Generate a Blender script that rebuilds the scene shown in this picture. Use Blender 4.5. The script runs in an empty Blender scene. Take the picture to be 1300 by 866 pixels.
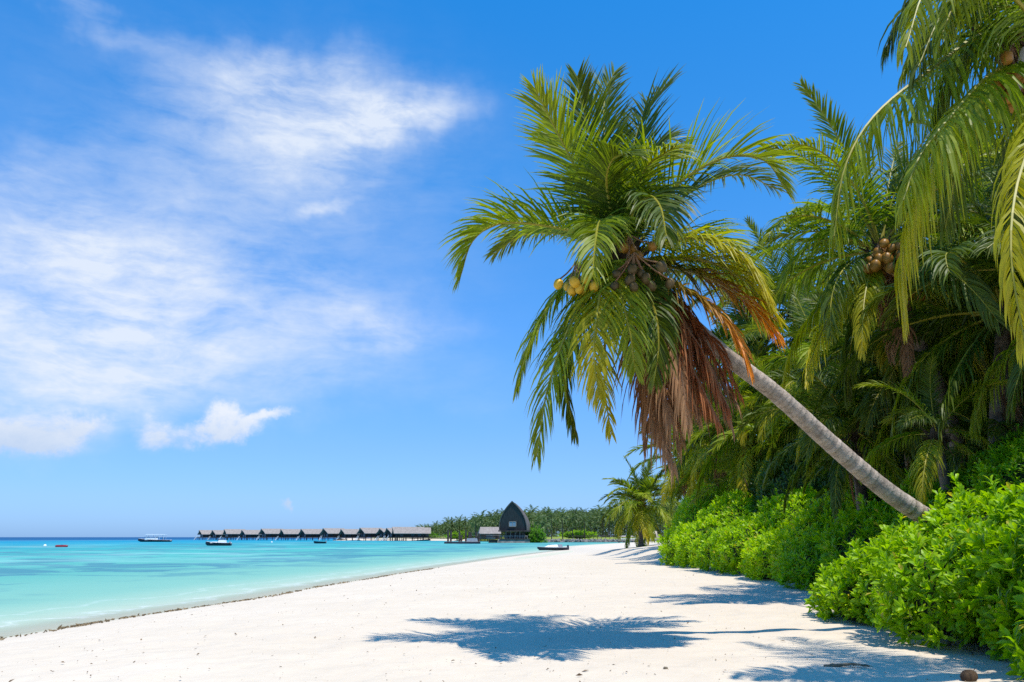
import bpy, math, random
import numpy as np

rng = np.random.default_rng(7)
random.seed(7)
R = math.radians
sc = bpy.context.scene
col = sc.collection
Z = np.array([0.0, 0.0, 1.0])

# ------------------------------------------------------------------ camera
F = 1000.0                       # focal length for a 1300 px wide frame
HC = 1.5
PITCH = math.atan(249 / F)
cp, sp = math.cos(PITCH), math.sin(PITCH)
cam_d = bpy.data.cameras.new('camera')
cam_d.sensor_width = 36
cam_d.lens = F / 1300 * 36
cam_d.clip_start = 0.1
cam_d.clip_end = 60000
cam = bpy.data.objects.new('camera', cam_d)
col.objects.link(cam)
cam.location = (0, 0, HC)
cam.rotation_euler = (math.pi / 2 + PITCH, 0, 0)
sc.camera = cam


def ray(x, y):
    u, v = (x - 650) / F, (433 - y) / F
    return np.array([u, cp - v * sp, sp + v * cp])


def at(x, y, Y):                 # the point of the place seen at (x, y), Y metres away
    d = ray(x, y)
    return np.array([0, 0, HC]) + d * (Y / d[1])


def on(x, y, z):                 # the same on the level z
    d = ray(x, y)
    return np.array([0, 0, HC]) + d * ((z - HC) / d[2])


def nrm(a):
    a = np.asarray(a, float)
    return a / (np.linalg.norm(a, axis=-1, keepdims=True) + 1e-12)


def sstep(x, a, b):
    t = np.clip((x - a) / (b - a), 0, 1)
    return t * t * (3 - 2 * t)


def hash3(i, j, k):
    h = (i * 374761393 + j * 668265263 + k * 2147483647) & 0xffffffff
    h = ((h ^ (h >> 13)) * 1274126177) & 0xffffffff
    return ((h ^ (h >> 16)) & 0xffff) / 65535.0


def vnoise(p):                   # value noise, p: N x 3
    p = np.asarray(p, float)
    i = np.floor(p).astype(np.int64)
    f = p - i
    f = f * f * (3 - 2 * f)
    out = 0
    for a in (0, 1):
        for b in (0, 1):
            for c in (0, 1):
                w = (f[:, 0] if a else 1 - f[:, 0]) * (f[:, 1] if b else 1 - f[:, 1]) * (f[:, 2] if c else 1 - f[:, 2])
                out = out + w * hash3(i[:, 0] + a, i[:, 1] + b, i[:, 2] + c)
    return out


# ------------------------------------------------------------------ mesh builder
class MB:
    def __init__(s):
        s.v, s.f, s.m, s.a, s.n = [], [], [], [], 0

    def add(s, v, f, mat=0, att=None):
        """v: N x 3, f: M x 4 (index -1 in the last column makes a triangle), att: N x 3 in 0..1"""
        v = np.asarray(v, float).reshape(-1, 3)
        f = np.asarray(f, int)
        f = np.where(f >= 0, f + s.n, -1)
        s.v.append(v)
        s.f.append(f)
        s.m.append(np.full(len(f), mat, int) if np.isscalar(mat) else mat)
        s.a.append(np.zeros((len(v), 3)) if att is None else np.broadcast_to(np.asarray(att, float), (len(v), 3)))
        s.n += len(v)

    def box(s, c, size, rz=0.0, mat=0, taper=1.0):
        x, y, z = np.array(size) / 2
        t = taper
        v = np.array([[-x, -y, -z], [x, -y, -z], [x, y, -z], [-x, y, -z], [-x * t, -y * t, z], [x * t, -y * t, z], [x * t, y * t, z], [-x * t, y * t, z]])
        cz, sz = math.cos(rz), math.sin(rz)
        v = v @ np.array([[cz, sz, 0], [-sz, cz, 0], [0, 0, 1]]) + np.array(c)
        s.add(v, [[0, 3, 2, 1], [4, 5, 6, 7], [0, 1, 5, 4], [1, 2, 6, 5], [2, 3, 7, 6], [3, 0, 4, 7]], mat)

    def tube(s, P, r, sides=8, mat=0, att=None, cap=True):
        P = np.asarray(P, float)
        n = len(P)
        r = np.broadcast_to(np.asarray(r, float), (n,))
        T = nrm(np.gradient(P, axis=0))
        ref = np.array([0.13, 0.99, 0.05]) if abs(T[0][1]) < 0.9 else np.array([1.0, 0, 0])
        A = nrm(np.cross(T, ref))
        B = np.cross(T, A)
        th = np.arange(sides) * 2 * math.pi / sides
        V = P[:, None] + r[:, None, None] * (A[:, None] * np.cos(th)[None, :, None] + B[:, None] * np.sin(th)[None, :, None])
        i = np.arange(n - 1)[:, None] * sides
        j = np.arange(sides)[None, :]
        j2 = (j + 1) % sides
        f = np.stack([i + j, i + j2, i + sides + j2, i + sides + j], -1).reshape(-1, 4)
        V = V.reshape(-1, 3)
        a = None if att is None else np.repeat(att, sides, axis=0)
        if cap:
            V = np.vstack([V, P[:1], P[-1:]])
            if a is not None:
                a = np.vstack([a, a[:1], a[-1:]])
            k = n * sides
            fc = [[k, (q + 1) % sides, q, -1] for q in range(sides)] + [[k + 1, k - sides + q, k - sides + (q + 1) % sides, -1] for q in range(sides)]
            f = np.vstack([f, fc])
        s.add(V, f, mat, a)

    def ball(s, c, rad, axis=None, seg=10, rings=7, mat=0, att=None):
        rad = np.broadcast_to(np.asarray(rad, float), (3,))
        ph = np.linspace(0, math.pi, rings + 1)[1:-1]
        th = np.arange(seg) * 2 * math.pi / seg
        v = np.stack([np.sin(ph)[:, None] * np.cos(th), np.sin(ph)[:, None] * np.sin(th), np.cos(ph)[:, None] + 0 * th], -1).reshape(-1, 3)
        v = np.vstack([v, [[0, 0, 1], [0, 0, -1]]]) * rad
        if axis is not None:
            w = nrm(axis)
            a = nrm(np.cross(w, [0.3, 0.9, 0.1]))
            b = np.cross(w, a)
            v = v[:, :1] * a + v[:, 1:2] * b + v[:, 2:] * w
        m = rings - 1
        f = []
        for i in range(m - 1):
            for j in range(seg):
                f.append([i * seg + j, (i + 1) * seg + j, (i + 1) * seg + (j + 1) % seg, i * seg + (j + 1) % seg])
        k = m * seg
        for j in range(seg):
            f.append([k, j, (j + 1) % seg, -1])
            f.append([k + 1, (m - 1) * seg + (j + 1) % seg, (m - 1) * seg + j, -1])
        s.add(v + np.array(c), f, mat, att)

    def mesh(s, name, mats, smooth=False):
        v = np.vstack(s.v)
        f = np.vstack(s.f)
        mi = np.concatenate(s.m)
        a = np.vstack(s.a)
        tri = f[:, 3] < 0
        tot = np.where(tri, 3, 4)
        start = np.concatenate([[0], np.cumsum(tot)[:-1]])
        loops = f.reshape(-1)
        loops = loops[loops >= 0]
        me = bpy.data.meshes.new(name)
        me.vertices.add(len(v))
        me.vertices.foreach_set('co', v.astype(np.float32).ravel())
        me.loops.add(len(loops))
        me.loops.foreach_set('vertex_index', loops.astype(np.int32))
        me.polygons.add(len(f))
        me.polygons.foreach_set('loop_start', start.astype(np.int32))
        me.polygons.foreach_set('loop_total', tot.astype(np.int32))
        me.polygons.foreach_set('material_index', mi.astype(np.int32))
        me.polygons.foreach_set('use_smooth', np.full(len(f), smooth))
        at_ = me.attributes.new('att', 'FLOAT_VECTOR', 'POINT')
        at_.data.foreach_set('vector', a.astype(np.float32).ravel())
        for m in (mats if isinstance(mats, (list, tuple)) else [mats]):
            me.materials.append(m)
        me.update(calc_edges=True)
        me.validate()
        return me

    def build(s, name, mats, parent=None, smooth=False):
        o = bpy.data.objects.new(name, s.mesh(name, mats, smooth))
        col.objects.link(o)
        if parent is not None:
            o.parent = parent
        return o


def place(name, me, parent=None, loc=(0, 0, 0), rot=(0, 0, 0), scale=1.0):
    o = bpy.data.objects.new(name, me)
    col.objects.link(o)
    o.location = loc
    o.rotation_euler = rot
    o.scale = (scale,) * 3 if np.isscalar(scale) else scale
    if parent is not None:
        o.parent = parent
    return o


def tag(o, label=None, cat=None, group=None, kind=None):
    for k, v in (('label', label), ('category', cat), ('group', group), ('kind', kind)):
        if v:
            o[k] = v
    return o


def thing(name, loc, label, cat, group=None, rz=0.0):
    o = bpy.data.objects.new(name, None)
    o.empty_display_size = 0.3
    col.objects.link(o)
    o.location = [float(q) for q in loc]
    o.rotation_euler = (0, 0, rz)
    return tag(o, label, cat, group)


def spline(P, n):
    """Catmull-Rom through the points P, n samples evenly spread."""
    P = np.asarray(P, float)
    Q = np.vstack([2 * P[0] - P[1], P, 2 * P[-1] - P[-2]])
    out = []
    for i in range(len(P) - 1):
        a, b, c, d = Q[i], Q[i + 1], Q[i + 2], Q[i + 3]
        for t in np.linspace(0, 1, 24, endpoint=False):
            out.append(0.5 * (2 * b + (c - a) * t + (2 * a - 5 * b + 4 * c - d) * t * t + (3 * b - a - 3 * c + d) * t ** 3))
    out.append(P[-1])
    out = np.array(out)
    s = np.concatenate([[0], np.cumsum(np.linalg.norm(np.diff(out, axis=0), axis=1))])
    q = np.linspace(0, s[-1], n)
    return np.stack([np.interp(q, s, out[:, k]) for k in range(3)], 1)


# ------------------------------------------------------------------ materials
class NT:
    def __init__(s, name):
        s.mat = bpy.data.materials.new(name)
        s.mat.use_nodes = True
        s.t = s.mat.node_tree
        s.t.nodes.clear()
        s.out = s.n('ShaderNodeOutputMaterial')

    def n(s, typ, ins=None, **kw):
        nd = s.t.nodes.new(typ)
        for k, v in kw.items():
            setattr(nd, k, v)
        for k, v in (ins or {}).items():
            s.set(nd, k, v)
        return nd

    def set(s, nd, k, v):
        if isinstance(v, bpy.types.NodeSocket):
            s.t.links.new(v, nd.inputs[k])
        elif isinstance(v, bpy.types.Node):
            s.t.links.new(v.outputs[0], nd.inputs[k])
        else:
            inp = nd.inputs[k]
            if hasattr(inp.default_value, '__len__') and not isinstance(v, str) and len(inp.default_value) == 4 and len(v) == 3:
                v = (*v, 1)
            inp.default_value = v

    def math(s, op, a, b=0.0, clamp=False):
        return s.n('ShaderNodeMath', {0: a, 1: b}, operation=op, use_clamp=clamp).outputs[0]

    def ramp(s, fac, stops, interp='LINEAR'):
        r = s.n('ShaderNodeValToRGB', {0: fac})
        r.color_ramp.interpolation = interp
        e = r.color_ramp.elements
        while len(e) < len(stops):
            e.new(0.5)
        for el, (p, c) in zip(e, stops):
            el.position = p
            el.color = (*c, 1) if len(c) == 3 else c
        return r.outputs[0]

    def mix(s, fac, a, b, blend='MIX'):
        m = s.n('ShaderNodeMix', data_type='RGBA', blend_type=blend)
        s.set(m, 0, fac)
        s.set(m, 6, a)
        s.set(m, 7, b)
        return m.outputs[2]

    def noise(s, vec, scale, detail=4.0, rough=0.55, dist=0.0):
        return s.n('ShaderNodeTexNoise', {'Vector': vec, 'Scale': scale, 'Detail': detail, 'Roughness': rough, 'Distortion': dist})

    def obj(s):
        return s.n('ShaderNodeTexCoord').outputs['Object']

    def pos(s):
        return s.n('ShaderNodeNewGeometry').outputs['Position']

    def att(s):
        a = s.n('ShaderNodeAttribute', attribute_name='att')
        x = s.n('ShaderNodeSeparateXYZ', {0: a.outputs['Vector']})
        return x.outputs

    def bump(s, h, strength=0.3, dist=0.05):
        return s.n('ShaderNodeBump', {'Height': h, 'Strength': strength, 'Distance': dist}).outputs[0]

    def done(s, sh):
        s.t.links.new(sh if isinstance(sh, bpy.types.NodeSocket) else sh.outputs[0], s.out.inputs[0])
        return s.mat


def leaf_mat(name, stops, tip=None, trans=0.4, trans_col=(1.25, 1.25, 0.35), rough=0.48, spec=0.38, var=0.35, k_lo=0.75, old=None):
    """att = (place along the frond or shoot, random per leaf, place along the leaf)"""
    t = NT(name)
    a = t.att()
    info = t.n('ShaderNodeObjectInfo').outputs['Random']
    fac = t.math('ADD', t.math('MULTIPLY', a[1], 0.6), t.math('MULTIPLY', info, 0.4))
    c = t.ramp(fac, stops)
    n = t.noise(t.obj(), 1.7, 3)
    c = t.mix(t.math('MULTIPLY', n.outputs[0], var), c, (0.02, 0.04, 0.008), 'MIX')
    if old:
        fr_ = t.math('FRACT', t.math('MULTIPLY', a[1], 57.31))
        c = t.mix(t.math('GREATER_THAN', fr_, 0.975), c, old)
    if tip:
        f = t.n('ShaderNodeMapRange', {0: a[0], 1: 0.3, 2: 1.0})
        f2 = t.n('ShaderNodeMapRange', {0: a[2], 1: k_lo, 2: 1.0})
        c = t.mix(t.math('MAXIMUM', t.math('MULTIPLY', f.outputs[0], tip[1]), t.math('MULTIPLY', f2.outputs[0], tip[2]), clamp=True), c, tip[0])
    tc = t.mix(1.0, c, trans_col, 'MULTIPLY')
    p = t.n('ShaderNodeBsdfPrincipled', {'Base Color': c, 'Roughness': rough, 'Specular IOR Level': spec})
    tr = t.n('ShaderNodeBsdfTranslucent', {'Color': tc})
    return t.done(t.n('ShaderNodeMixShader', {0: trans, 1: p, 2: tr}))


def plain(name, c1, c2=None, rough=0.8, scale=3.0, bump=0.0, stretch=(1, 1, 1), spec=0.3, bscale=None):
    t = NT(name)
    v = t.n('ShaderNodeMapping', {0: t.obj(), 3: stretch}).outputs[0]
    n = t.noise(v, scale, 5)
    c = t.ramp(n.outputs[0], [(0.3, c1), (0.7, c2 or c1)])
    p = t.n('ShaderNodeBsdfPrincipled', {'Base Color': c, 'Roughness': rough, 'Specular IOR Level': spec})
    if bump:
        t.set(p, 'Normal', t.bump(t.noise(v, bscale or scale * 4, 5).outputs[0], bump))
    return t.done(p)


M = {}
M['frond'] = leaf_mat('palm_frond_green', [(0.0, (0.085, 0.16, 0.005)), (0.5, (0.20, 0.31, 0.008)), (1.0, (0.38, 0.46, 0.012))], ((0.46, 0.40, 0.025), 0.45, 0.6), trans=0.45, var=0.22)
M['frond_dark'] = leaf_mat('palm_frond_dark', [(0.0, (0.022, 0.058, 0.004)), (0.5, (0.065, 0.13, 0.006)), (1.0, (0.16, 0.24, 0.010))], ((0.34, 0.31, 0.02), 0.25, 0.5), trans=0.38, var=0.35)  # darkened copy of the green frond, shade in crowns and grove painted in
M['frond_yellow'] = leaf_mat('palm_frond_yellowing', [(0.0, (0.19, 0.25, 0.005)), (0.5, (0.35, 0.39, 0.008)), (1.0, (0.52, 0.50, 0.012))], ((0.66, 0.47, 0.02), 0.6, 0.5), trans=0.48, var=0.2)
M['frond_orange'] = leaf_mat('palm_frond_turning', [(0.0, (0.10, 0.12, 0.012)), (0.5, (0.17, 0.17, 0.015)), (1.0, (0.24, 0.19, 0.02))], ((0.80, 0.27, 0.02), 1.25, 0.6))
M['frond_dead'] = leaf_mat('palm_frond_dead', [(0.0, (0.07, 0.03, 0.014)), (0.5, (0.28, 0.125, 0.052)), (1.0, (0.58, 0.33, 0.16))], ((0.58, 0.34, 0.17), 0.45, 0.3), trans=0.3, trans_col=(1.3, 0.85, 0.6), rough=0.7, spec=0.2)
M['frond_red'] = leaf_mat('palm_frond_rusty', [(0.0, (0.13, 0.045, 0.018)), (0.5, (0.38, 0.125, 0.042)), (1.0, (0.58, 0.27, 0.11))], ((0.46, 0.15, 0.05), 0.4, 0.3), trans=0.38, trans_col=(1.3, 0.8, 0.5), rough=0.7, spec=0.2)
M['rachis'] = plain('frond_rib', (0.24, 0.24, 0.02), (0.36, 0.29, 0.03), 0.5, 2)
M['rachis_dead'] = plain('dead_frond_rib', (0.22, 0.10, 0.05), (0.34, 0.19, 0.10), 0.7, 2)
M['shrub'] = leaf_mat('shrub_leaf', [(0.0, (0.11, 0.26, 0.003)), (0.45, (0.33, 0.56, 0.005)), (1.0, (0.56, 0.74, 0.008))], ((0.45, 0.60, 0.010), 0.1, 0.35), trans=0.5, trans_col=(1.25, 1.25, 0.22), rough=0.42, var=0.1, old=(0.62, 0.50, 0.06))
M['shrub_dark'] = leaf_mat('shaded_shrub_leaf', [(0.0, (0.08, 0.22, 0.004)), (0.5, (0.18, 0.40, 0.006)), (1.0, (0.32, 0.54, 0.010))], ((0.18, 0.30, 0.015), 0.1, 0.3), trans=0.36, trans_col=(1.2, 1.3, 0.3), rough=0.4, var=0.25)  # darker copy of the shrub leaf, shade put into its colour
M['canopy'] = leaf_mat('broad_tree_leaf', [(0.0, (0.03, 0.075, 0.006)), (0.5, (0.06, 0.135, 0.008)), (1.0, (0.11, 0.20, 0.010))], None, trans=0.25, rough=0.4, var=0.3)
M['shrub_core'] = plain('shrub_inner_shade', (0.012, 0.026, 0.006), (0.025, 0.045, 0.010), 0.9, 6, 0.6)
M['twig'] = plain('shrub_stem', (0.12, 0.09, 0.055), (0.22, 0.18, 0.12), 0.85, 8, 0.3)
M['fibre'] = plain('crown_fibre', (0.035, 0.022, 0.013), (0.12, 0.075, 0.04), 0.9, 14, 0.8, (1, 1, 0.3))
M['nut_yellow'] = plain('coconut_yellow', (0.55, 0.27, 0.015), (0.70, 0.42, 0.03), 0.4, 5)
M['nut_brown'] = plain('coconut_orange_brown', (0.20, 0.085, 0.012), (0.34, 0.16, 0.02), 0.4, 5)
M['nut_green'] = plain('coconut_olive', (0.05, 0.04, 0.015), (0.13, 0.085, 0.03), 0.45, 5)
M['spathe'] = plain('dry_bract', (0.30, 0.27, 0.25), (0.48, 0.45, 0.42), 0.6, 6, 0.2)


def trunk_mat(name, c_lo, c_hi, dark):
    t = NT(name)
    a = t.att()
    o = t.obj()
    n = t.noise(o, 5, 6, 0.65)
    n2 = t.noise(t.n('ShaderNodeMapping', {0: o, 3: (1, 1, 1)}).outputs[0], 26, 4)
    c = t.ramp(n.outputs[0], [(0.28, dark), (0.45, c_lo), (0.7, c_hi)])
    ring = t.ramp(a[1], [(0.0, (0.62, 0.60, 0.58)), (0.22, (1, 1, 1)), (1.0, (0.95, 0.95, 0.95))])
    c = t.mix(0.9, c, ring, 'MULTIPLY')
    sc1 = t.noise(t.n('ShaderNodeMapping', {0: o, 3: (2.2, 2.2, 7.0)}).outputs[0], 2.0, 6, 0.7, 0.8)
    c = t.mix(t.ramp(sc1.outputs[0], [(0.56, (0, 0, 0)), (0.66, (0.75, 0.75, 0.75))]), c, dark)
    jr = t.n('ShaderNodeMapRange', {0: a[2], 3: 0.78, 4: 1.12}).outputs[0]
    c = t.mix(1.0, c, t.n('ShaderNodeCombineColor', {0: jr, 1: jr, 2: jr}).outputs[0], 'MULTIPLY')
    c = t.mix(t.ramp(n2.outputs[0], [(0.55, (0, 0, 0)), (0.75, (0.7, 0.7, 0.7))]), c, dark)
    p = t.n('ShaderNodeBsdfPrincipled', {'Base Color': c, 'Roughness': 0.85, 'Specular IOR Level': 0.2})
    t.set(p, 'Normal', t.bump(n2.outputs[0], 0.5, 0.03))
    return t.done(p)


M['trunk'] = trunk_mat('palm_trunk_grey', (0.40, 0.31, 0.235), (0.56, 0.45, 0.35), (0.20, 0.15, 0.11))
M['trunk_shade'] = trunk_mat('palm_trunk_shaded', (0.17, 0.13, 0.095), (0.27, 0.21, 0.16), (0.07, 0.05, 0.04))  # the grey trunk's colours darkened, shade painted in

# sand
t = NT('white_coral_sand')
P_ = t.pos()
a = t.att()
n1 = t.noise(P_, 0.35, 5, 0.6)
n2 = t.noise(P_, 5.0, 6, 0.65)
n3 = t.noise(P_, 46, 3, 0.7)
c = t.ramp(n1.outputs[0], [(0.3, (0.64, 0.535, 0.405)), (0.7, (0.70, 0.59, 0.455))])
c = t.mix(t.ramp(n2.outputs[0], [(0.35, (0.25, 0.25, 0.25)), (0.6, (0, 0, 0))]), c, (0.60, 0.485, 0.355))
c = t.mix(t.ramp(n3.outputs[0], [(0.70, (0, 0, 0)), (0.78, (0.25, 0.25, 0.25))]), c, (0.30, 0.24, 0.19))
c = t.mix(a[0], c, (0.62, 0.53, 0.40))                        # wet by the water
ft = t.n('ShaderNodeTexVoronoi', {'Vector': t.n('ShaderNodeVectorMath', {0: P_, 1: t.n('ShaderNodeVectorMath', {0: n2.outputs[1], 1: (0.25, 0.25, 0.25)}, operation='MULTIPLY').outputs[0]}, operation='ADD').outputs[0], 'Scale': 2.2, 'Randomness': 1.0}, feature='SMOOTH_F1')
hgt = t.math('ADD', t.math('MULTIPLY', n2.outputs[0], 0.9), t.math('MULTIPLY', t.ramp(ft.outputs[0], [(0.1, (0, 0, 0)), (0.42, (1, 1, 1))]), 0.8))
hgt = t.math('ADD', hgt, t.math('MULTIPLY', n3.outputs[0], 0.12))
p = t.n('ShaderNodeBsdfPrincipled', {'Base Color': c, 'Roughness': 0.9, 'Specular IOR Level': 0.15})
t.set(p, 'Normal', t.bump(hgt, 0.42, 0.05))
M['sand'] = t.done(p)

# water: att = (distance from the shore coded 0..1, lagoon edge 0..1, 0)
t = NT('lagoon_water')
P_ = t.pos()
a = t.att()
c = t.ramp(a[0], [(0.0, (0.60, 0.55, 0.42)), (0.05, (0.46, 0.51, 0.38)), (0.10, (0.34, 0.48, 0.36)), (0.18, (0.20, 0.42, 0.325)), (0.30, (0.11, 0.37, 0.305)), (0.44, (0.06, 0.365, 0.32)), (0.56, (0.03, 0.33, 0.33)),
                  (0.68, (0.006, 0.28, 0.37)), (0.82, (0.002, 0.22, 0.345)), (0.865, (0.05, 0.25, 0.36)), (0.89, (0.004, 0.105, 0.24)), (1.0, (0.003, 0.08, 0.20))])
wv = t.n('ShaderNodeMapping', {0: P_, 2: (0, 0, R(9)), 3: (0.13, 0.12, 1)}).outputs[0]
pn = t.noise(wv, 1.0, 6, 0.62, 0.6)
patch = t.math('MULTIPLY', t.ramp(pn.outputs[0], [(0.47, (0, 0, 0)), (0.55, (1, 1, 1))]), t.ramp(a[0], [(0.17, (0, 0, 0)), (0.27, (0.85, 0.85, 0.85)), (0.6, (0.8, 0.8, 0.8)), (0.74, (0.0, 0.0, 0.0))]))
c = t.mix(patch, c, (0.055, 0.20, 0.25))
pl = t.noise(t.n('ShaderNodeMapping', {0: P_, 1: (31, 7, 0), 3: (0.05, 0.06, 1)}).outputs[0], 1.0, 5, 0.6)
c = t.mix(t.math('MULTIPLY', t.ramp(pl.outputs[0], [(0.5, (0, 0, 0)), (0.68, (1, 1, 1))]), t.ramp(a[0], [(0.2, (0, 0, 0)), (0.4, (0.6, 0.6, 0.6)), (0.66, (0.4, 0.4, 0.4)), (0.78, (0, 0, 0))])), c, (0.30, 0.56, 0.50))
# surf: thin foam lines lapping the beach and the reef edge far out
fo = t.math('ADD', a[2], t.math('MULTIPLY', t.math('SUBTRACT', t.noise(P_, 0.5, 5).outputs[0], 0.5), 0.55))
foam = t.ramp(fo, [(0.20, (0, 0, 0)), (0.26, (0.4, 0.4, 0.4)), (0.30, (0.05, 0.05, 0.05)), (0.50, (0, 0, 0)), (0.55, (0.2, 0.2, 0.2)), (0.60, (0, 0, 0))])
foam = t.mix(1.0, foam, t.ramp(t.noise(P_, 4.0, 5, 0.7).outputs[0], [(0.42, (0.15, 0.15, 0.15)), (0.58, (1, 1, 1))]), 'MULTIPLY')
c = t.mix(foam, c, (0.85, 0.86, 0.84))
b1 = t.noise(t.n('ShaderNodeMapping', {0: P_, 2: (0, 0, R(14)), 3: (0.9, 2.2, 1)}).outputs[0], 1.0, 5, 0.6)
b2 = t.noise(t.n('ShaderNodeMapping', {0: P_, 3: (0.12, 0.5, 1)}).outputs[0], 1.0, 4, 0.55)
bp = t.bump(t.math('ADD', t.math('MULTIPLY', b1.outputs[0], 0.35), b2.outputs[0]), 0.4, 0.35)
df = t.n('ShaderNodeBsdfDiffuse', {'Color': c, 'Normal': bp})
gl = t.n('ShaderNodeBsdfGlossy', {'Color': (0.9, 0.95, 1, 1), 'Roughness': 0.22, 'Normal': bp})
fr = t.n('ShaderNodeMapRange', {0: t.n('ShaderNodeLayerWeight', {0: 0.12, 'Normal': bp}).outputs[0], 1: 0, 2: 1, 3: 0.02, 4: 0.11})
body = t.n('ShaderNodeMixShader', {0: fr.outputs[0], 1: df, 2: gl})
clear = t.n('ShaderNodeBsdfTransparent', {0: (0.93, 0.98, 0.96, 1)})
M['water'] = t.done(t.n('ShaderNodeMixShader', {0: t.ramp(a[0], [(0.0, (0, 0, 0)), (0.015, (0.5, 0.5, 0.5)), (0.07, (0.95, 0.95, 0.95)), (0.15, (1, 1, 1))]), 1: clear, 2: body}))

M['grass'] = plain('island_grass', (0.16, 0.21, 0.02), (0.30, 0.33, 0.05), 0.9, 0.15)
M['rock'] = plain('sea_wall_stone', (0.11, 0.10, 0.09), (0.27, 0.24, 0.21), 0.9, 0.9, 0.8)
M['thatch'] = plain('weathered_thatch', (0.235, 0.195, 0.165), (0.36, 0.305, 0.265), 0.95, 1.2, 0.6, (1, 1, 0.25))
M['thatch_dark'] = plain('dark_shingle', (0.03, 0.026, 0.025), (0.062, 0.054, 0.05), 0.85, 1.2, 0.5, (2.5, 2.5, 0.3))
M['shell'] = plain('shell_roof_shingle', (0.09, 0.07, 0.06), (0.16, 0.13, 0.11), 0.9, 1.2, 0.5, (0.4, 0.4, 2))
M['timber'] = plain('dark_timber', (0.035, 0.024, 0.020), (0.085, 0.06, 0.05), 0.8, 2, 0.3)
M['timber_light'] = plain('bleached_timber', (0.27, 0.22, 0.18), (0.40, 0.34, 0.29), 0.85, 2, 0.3)
M['white'] = plain('white_paint', (0.74, 0.74, 0.72), (0.82, 0.82, 0.80), 0.4, 2)
M['canvas'] = plain('cream_canvas', (0.42, 0.33, 0.24), (0.50, 0.41, 0.31), 0.9, 2)
M['hull_dark'] = plain('dark_hull_paint', (0.012, 0.016, 0.03), (0.025, 0.03, 0.05), 0.35, 2)
M['hull_blue'] = plain('blue_paint', (0.03, 0.16, 0.34), (0.05, 0.22, 0.42), 0.4, 2)
M['hull_red'] = plain('red_plastic', (0.20, 0.02, 0.03), (0.28, 0.03, 0.04), 0.4, 2)
M['grey'] = plain('grey_fittings', (0.22, 0.23, 0.25), (0.34, 0.35, 0.37), 0.5, 2)
M['weed'] = plain('washed_up_seaweed', (0.15, 0.10, 0.05), (0.30, 0.22, 0.12), 0.9, 3)
M['litter'] = plain('dry_leaf_bits', (0.10, 0.065, 0.04), (0.26, 0.18, 0.11), 0.9, 3)
t = NT('window_glass')
M['glass'] = t.done(t.n('ShaderNodeBsdfPrincipled', {'Base Color': t.ramp(t.noise(t.obj(), 0.8, 3).outputs[0], [(0.35, (0.03, 0.045, 0.06)), (0.65, (0.07, 0.10, 0.12))]), 'Roughness': 0.12}))

# ------------------------------------------------------------------ ground and sea
WL = -0.5
shore_px = [(0, 811), (120, 791), (300, 764), (430, 741), (560, 720), (640, 708), (720, 698), (790, 691.5), (830, 688.6)]
S = [on(x, y, WL)[:2] for x, y in shore_px]
S = [np.array([-12.5, -400.0]), np.array([-12.5, -30.0]), np.array([-11.9, 3.0])] + S + [S[-1] + np.array([90.0, 260.0]), S[-1] + np.array([2000.0, 2500.0])]
S = np.array(S)


def shore_dist(x, y):
    """signed distance from the shoreline, land positive"""
    p = np.stack([np.asarray(x, float).ravel(), np.asarray(y, float).ravel()], 1)
    best = np.full(len(p), 1e18)
    sign = np.ones(len(p))
    for i in range(len(S) - 1):
        a_, b_ = S[i], S[i + 1]
        ab = b_ - a_
        tt = np.clip(((p - a_) @ ab) / (ab @ ab), 0, 1)
        q = a_ + tt[:, None] * ab
        d = np.linalg.norm(p - q, axis=1)
        cr = ab[0] * (p[:, 1] - a_[1]) - ab[1] * (p[:, 0] - a_[0])
        m = d < best - 1e-9
        best[m] = d[m]
        sign[m] = np.where(cr[m] > 0, -1, 1)
    return (best * sign).reshape(np.shape(x))


def ground(x, y, d=None):
    x = np.asarray(x, float)
    y = np.asarray(y, float)
    if d is None:
        d = shore_dist(x, y)
    z = np.where(d < 0, WL + np.maximum(0.055 * d, -4.5), WL + 0.5 * (1 - np.exp(-np.maximum(d, 0) / 3.6)))
    z = z + 0.5 * sstep(y, 45, 88) * sstep(d, 8, 19)
    z = z - 0.30 * sstep(y, 40, 90) * sstep(d, 0, 2.5) * (1 - sstep(d, 9, 18))
    z = z + 0.45 * sstep(x - np.where(y > 18, 1.8, 0) - 6.6, 0, 3) * (y < 300)
    return z


def gz(x, y):
    return float(ground(np.array([x]), np.array([y]))[0])


def grid(xs, ys):
    X, Y = np.meshgrid(xs, ys)
    nx, ny = len(xs), len(ys)
    i = np.arange(ny - 1)[:, None] * nx + np.arange(nx - 1)[None, :]
    return X, Y, np.stack([i, i + 1, i + nx + 1, i + nx], -1).reshape(-1, 4)


def axis(core_lo, core_hi, step, lo, hi, g=1.16):
    a_ = list(np.arange(core_lo, core_hi + 1e-6, step))
    s_ = step
    while a_[-1] < hi:
        s_ *= g
        a_.append(a_[-1] + s_)
    s_ = step
    while a_[0] > lo:
        s_ *= g
        a_.insert(0, a_[0] - s_)
    return np.array(a_)


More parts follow.
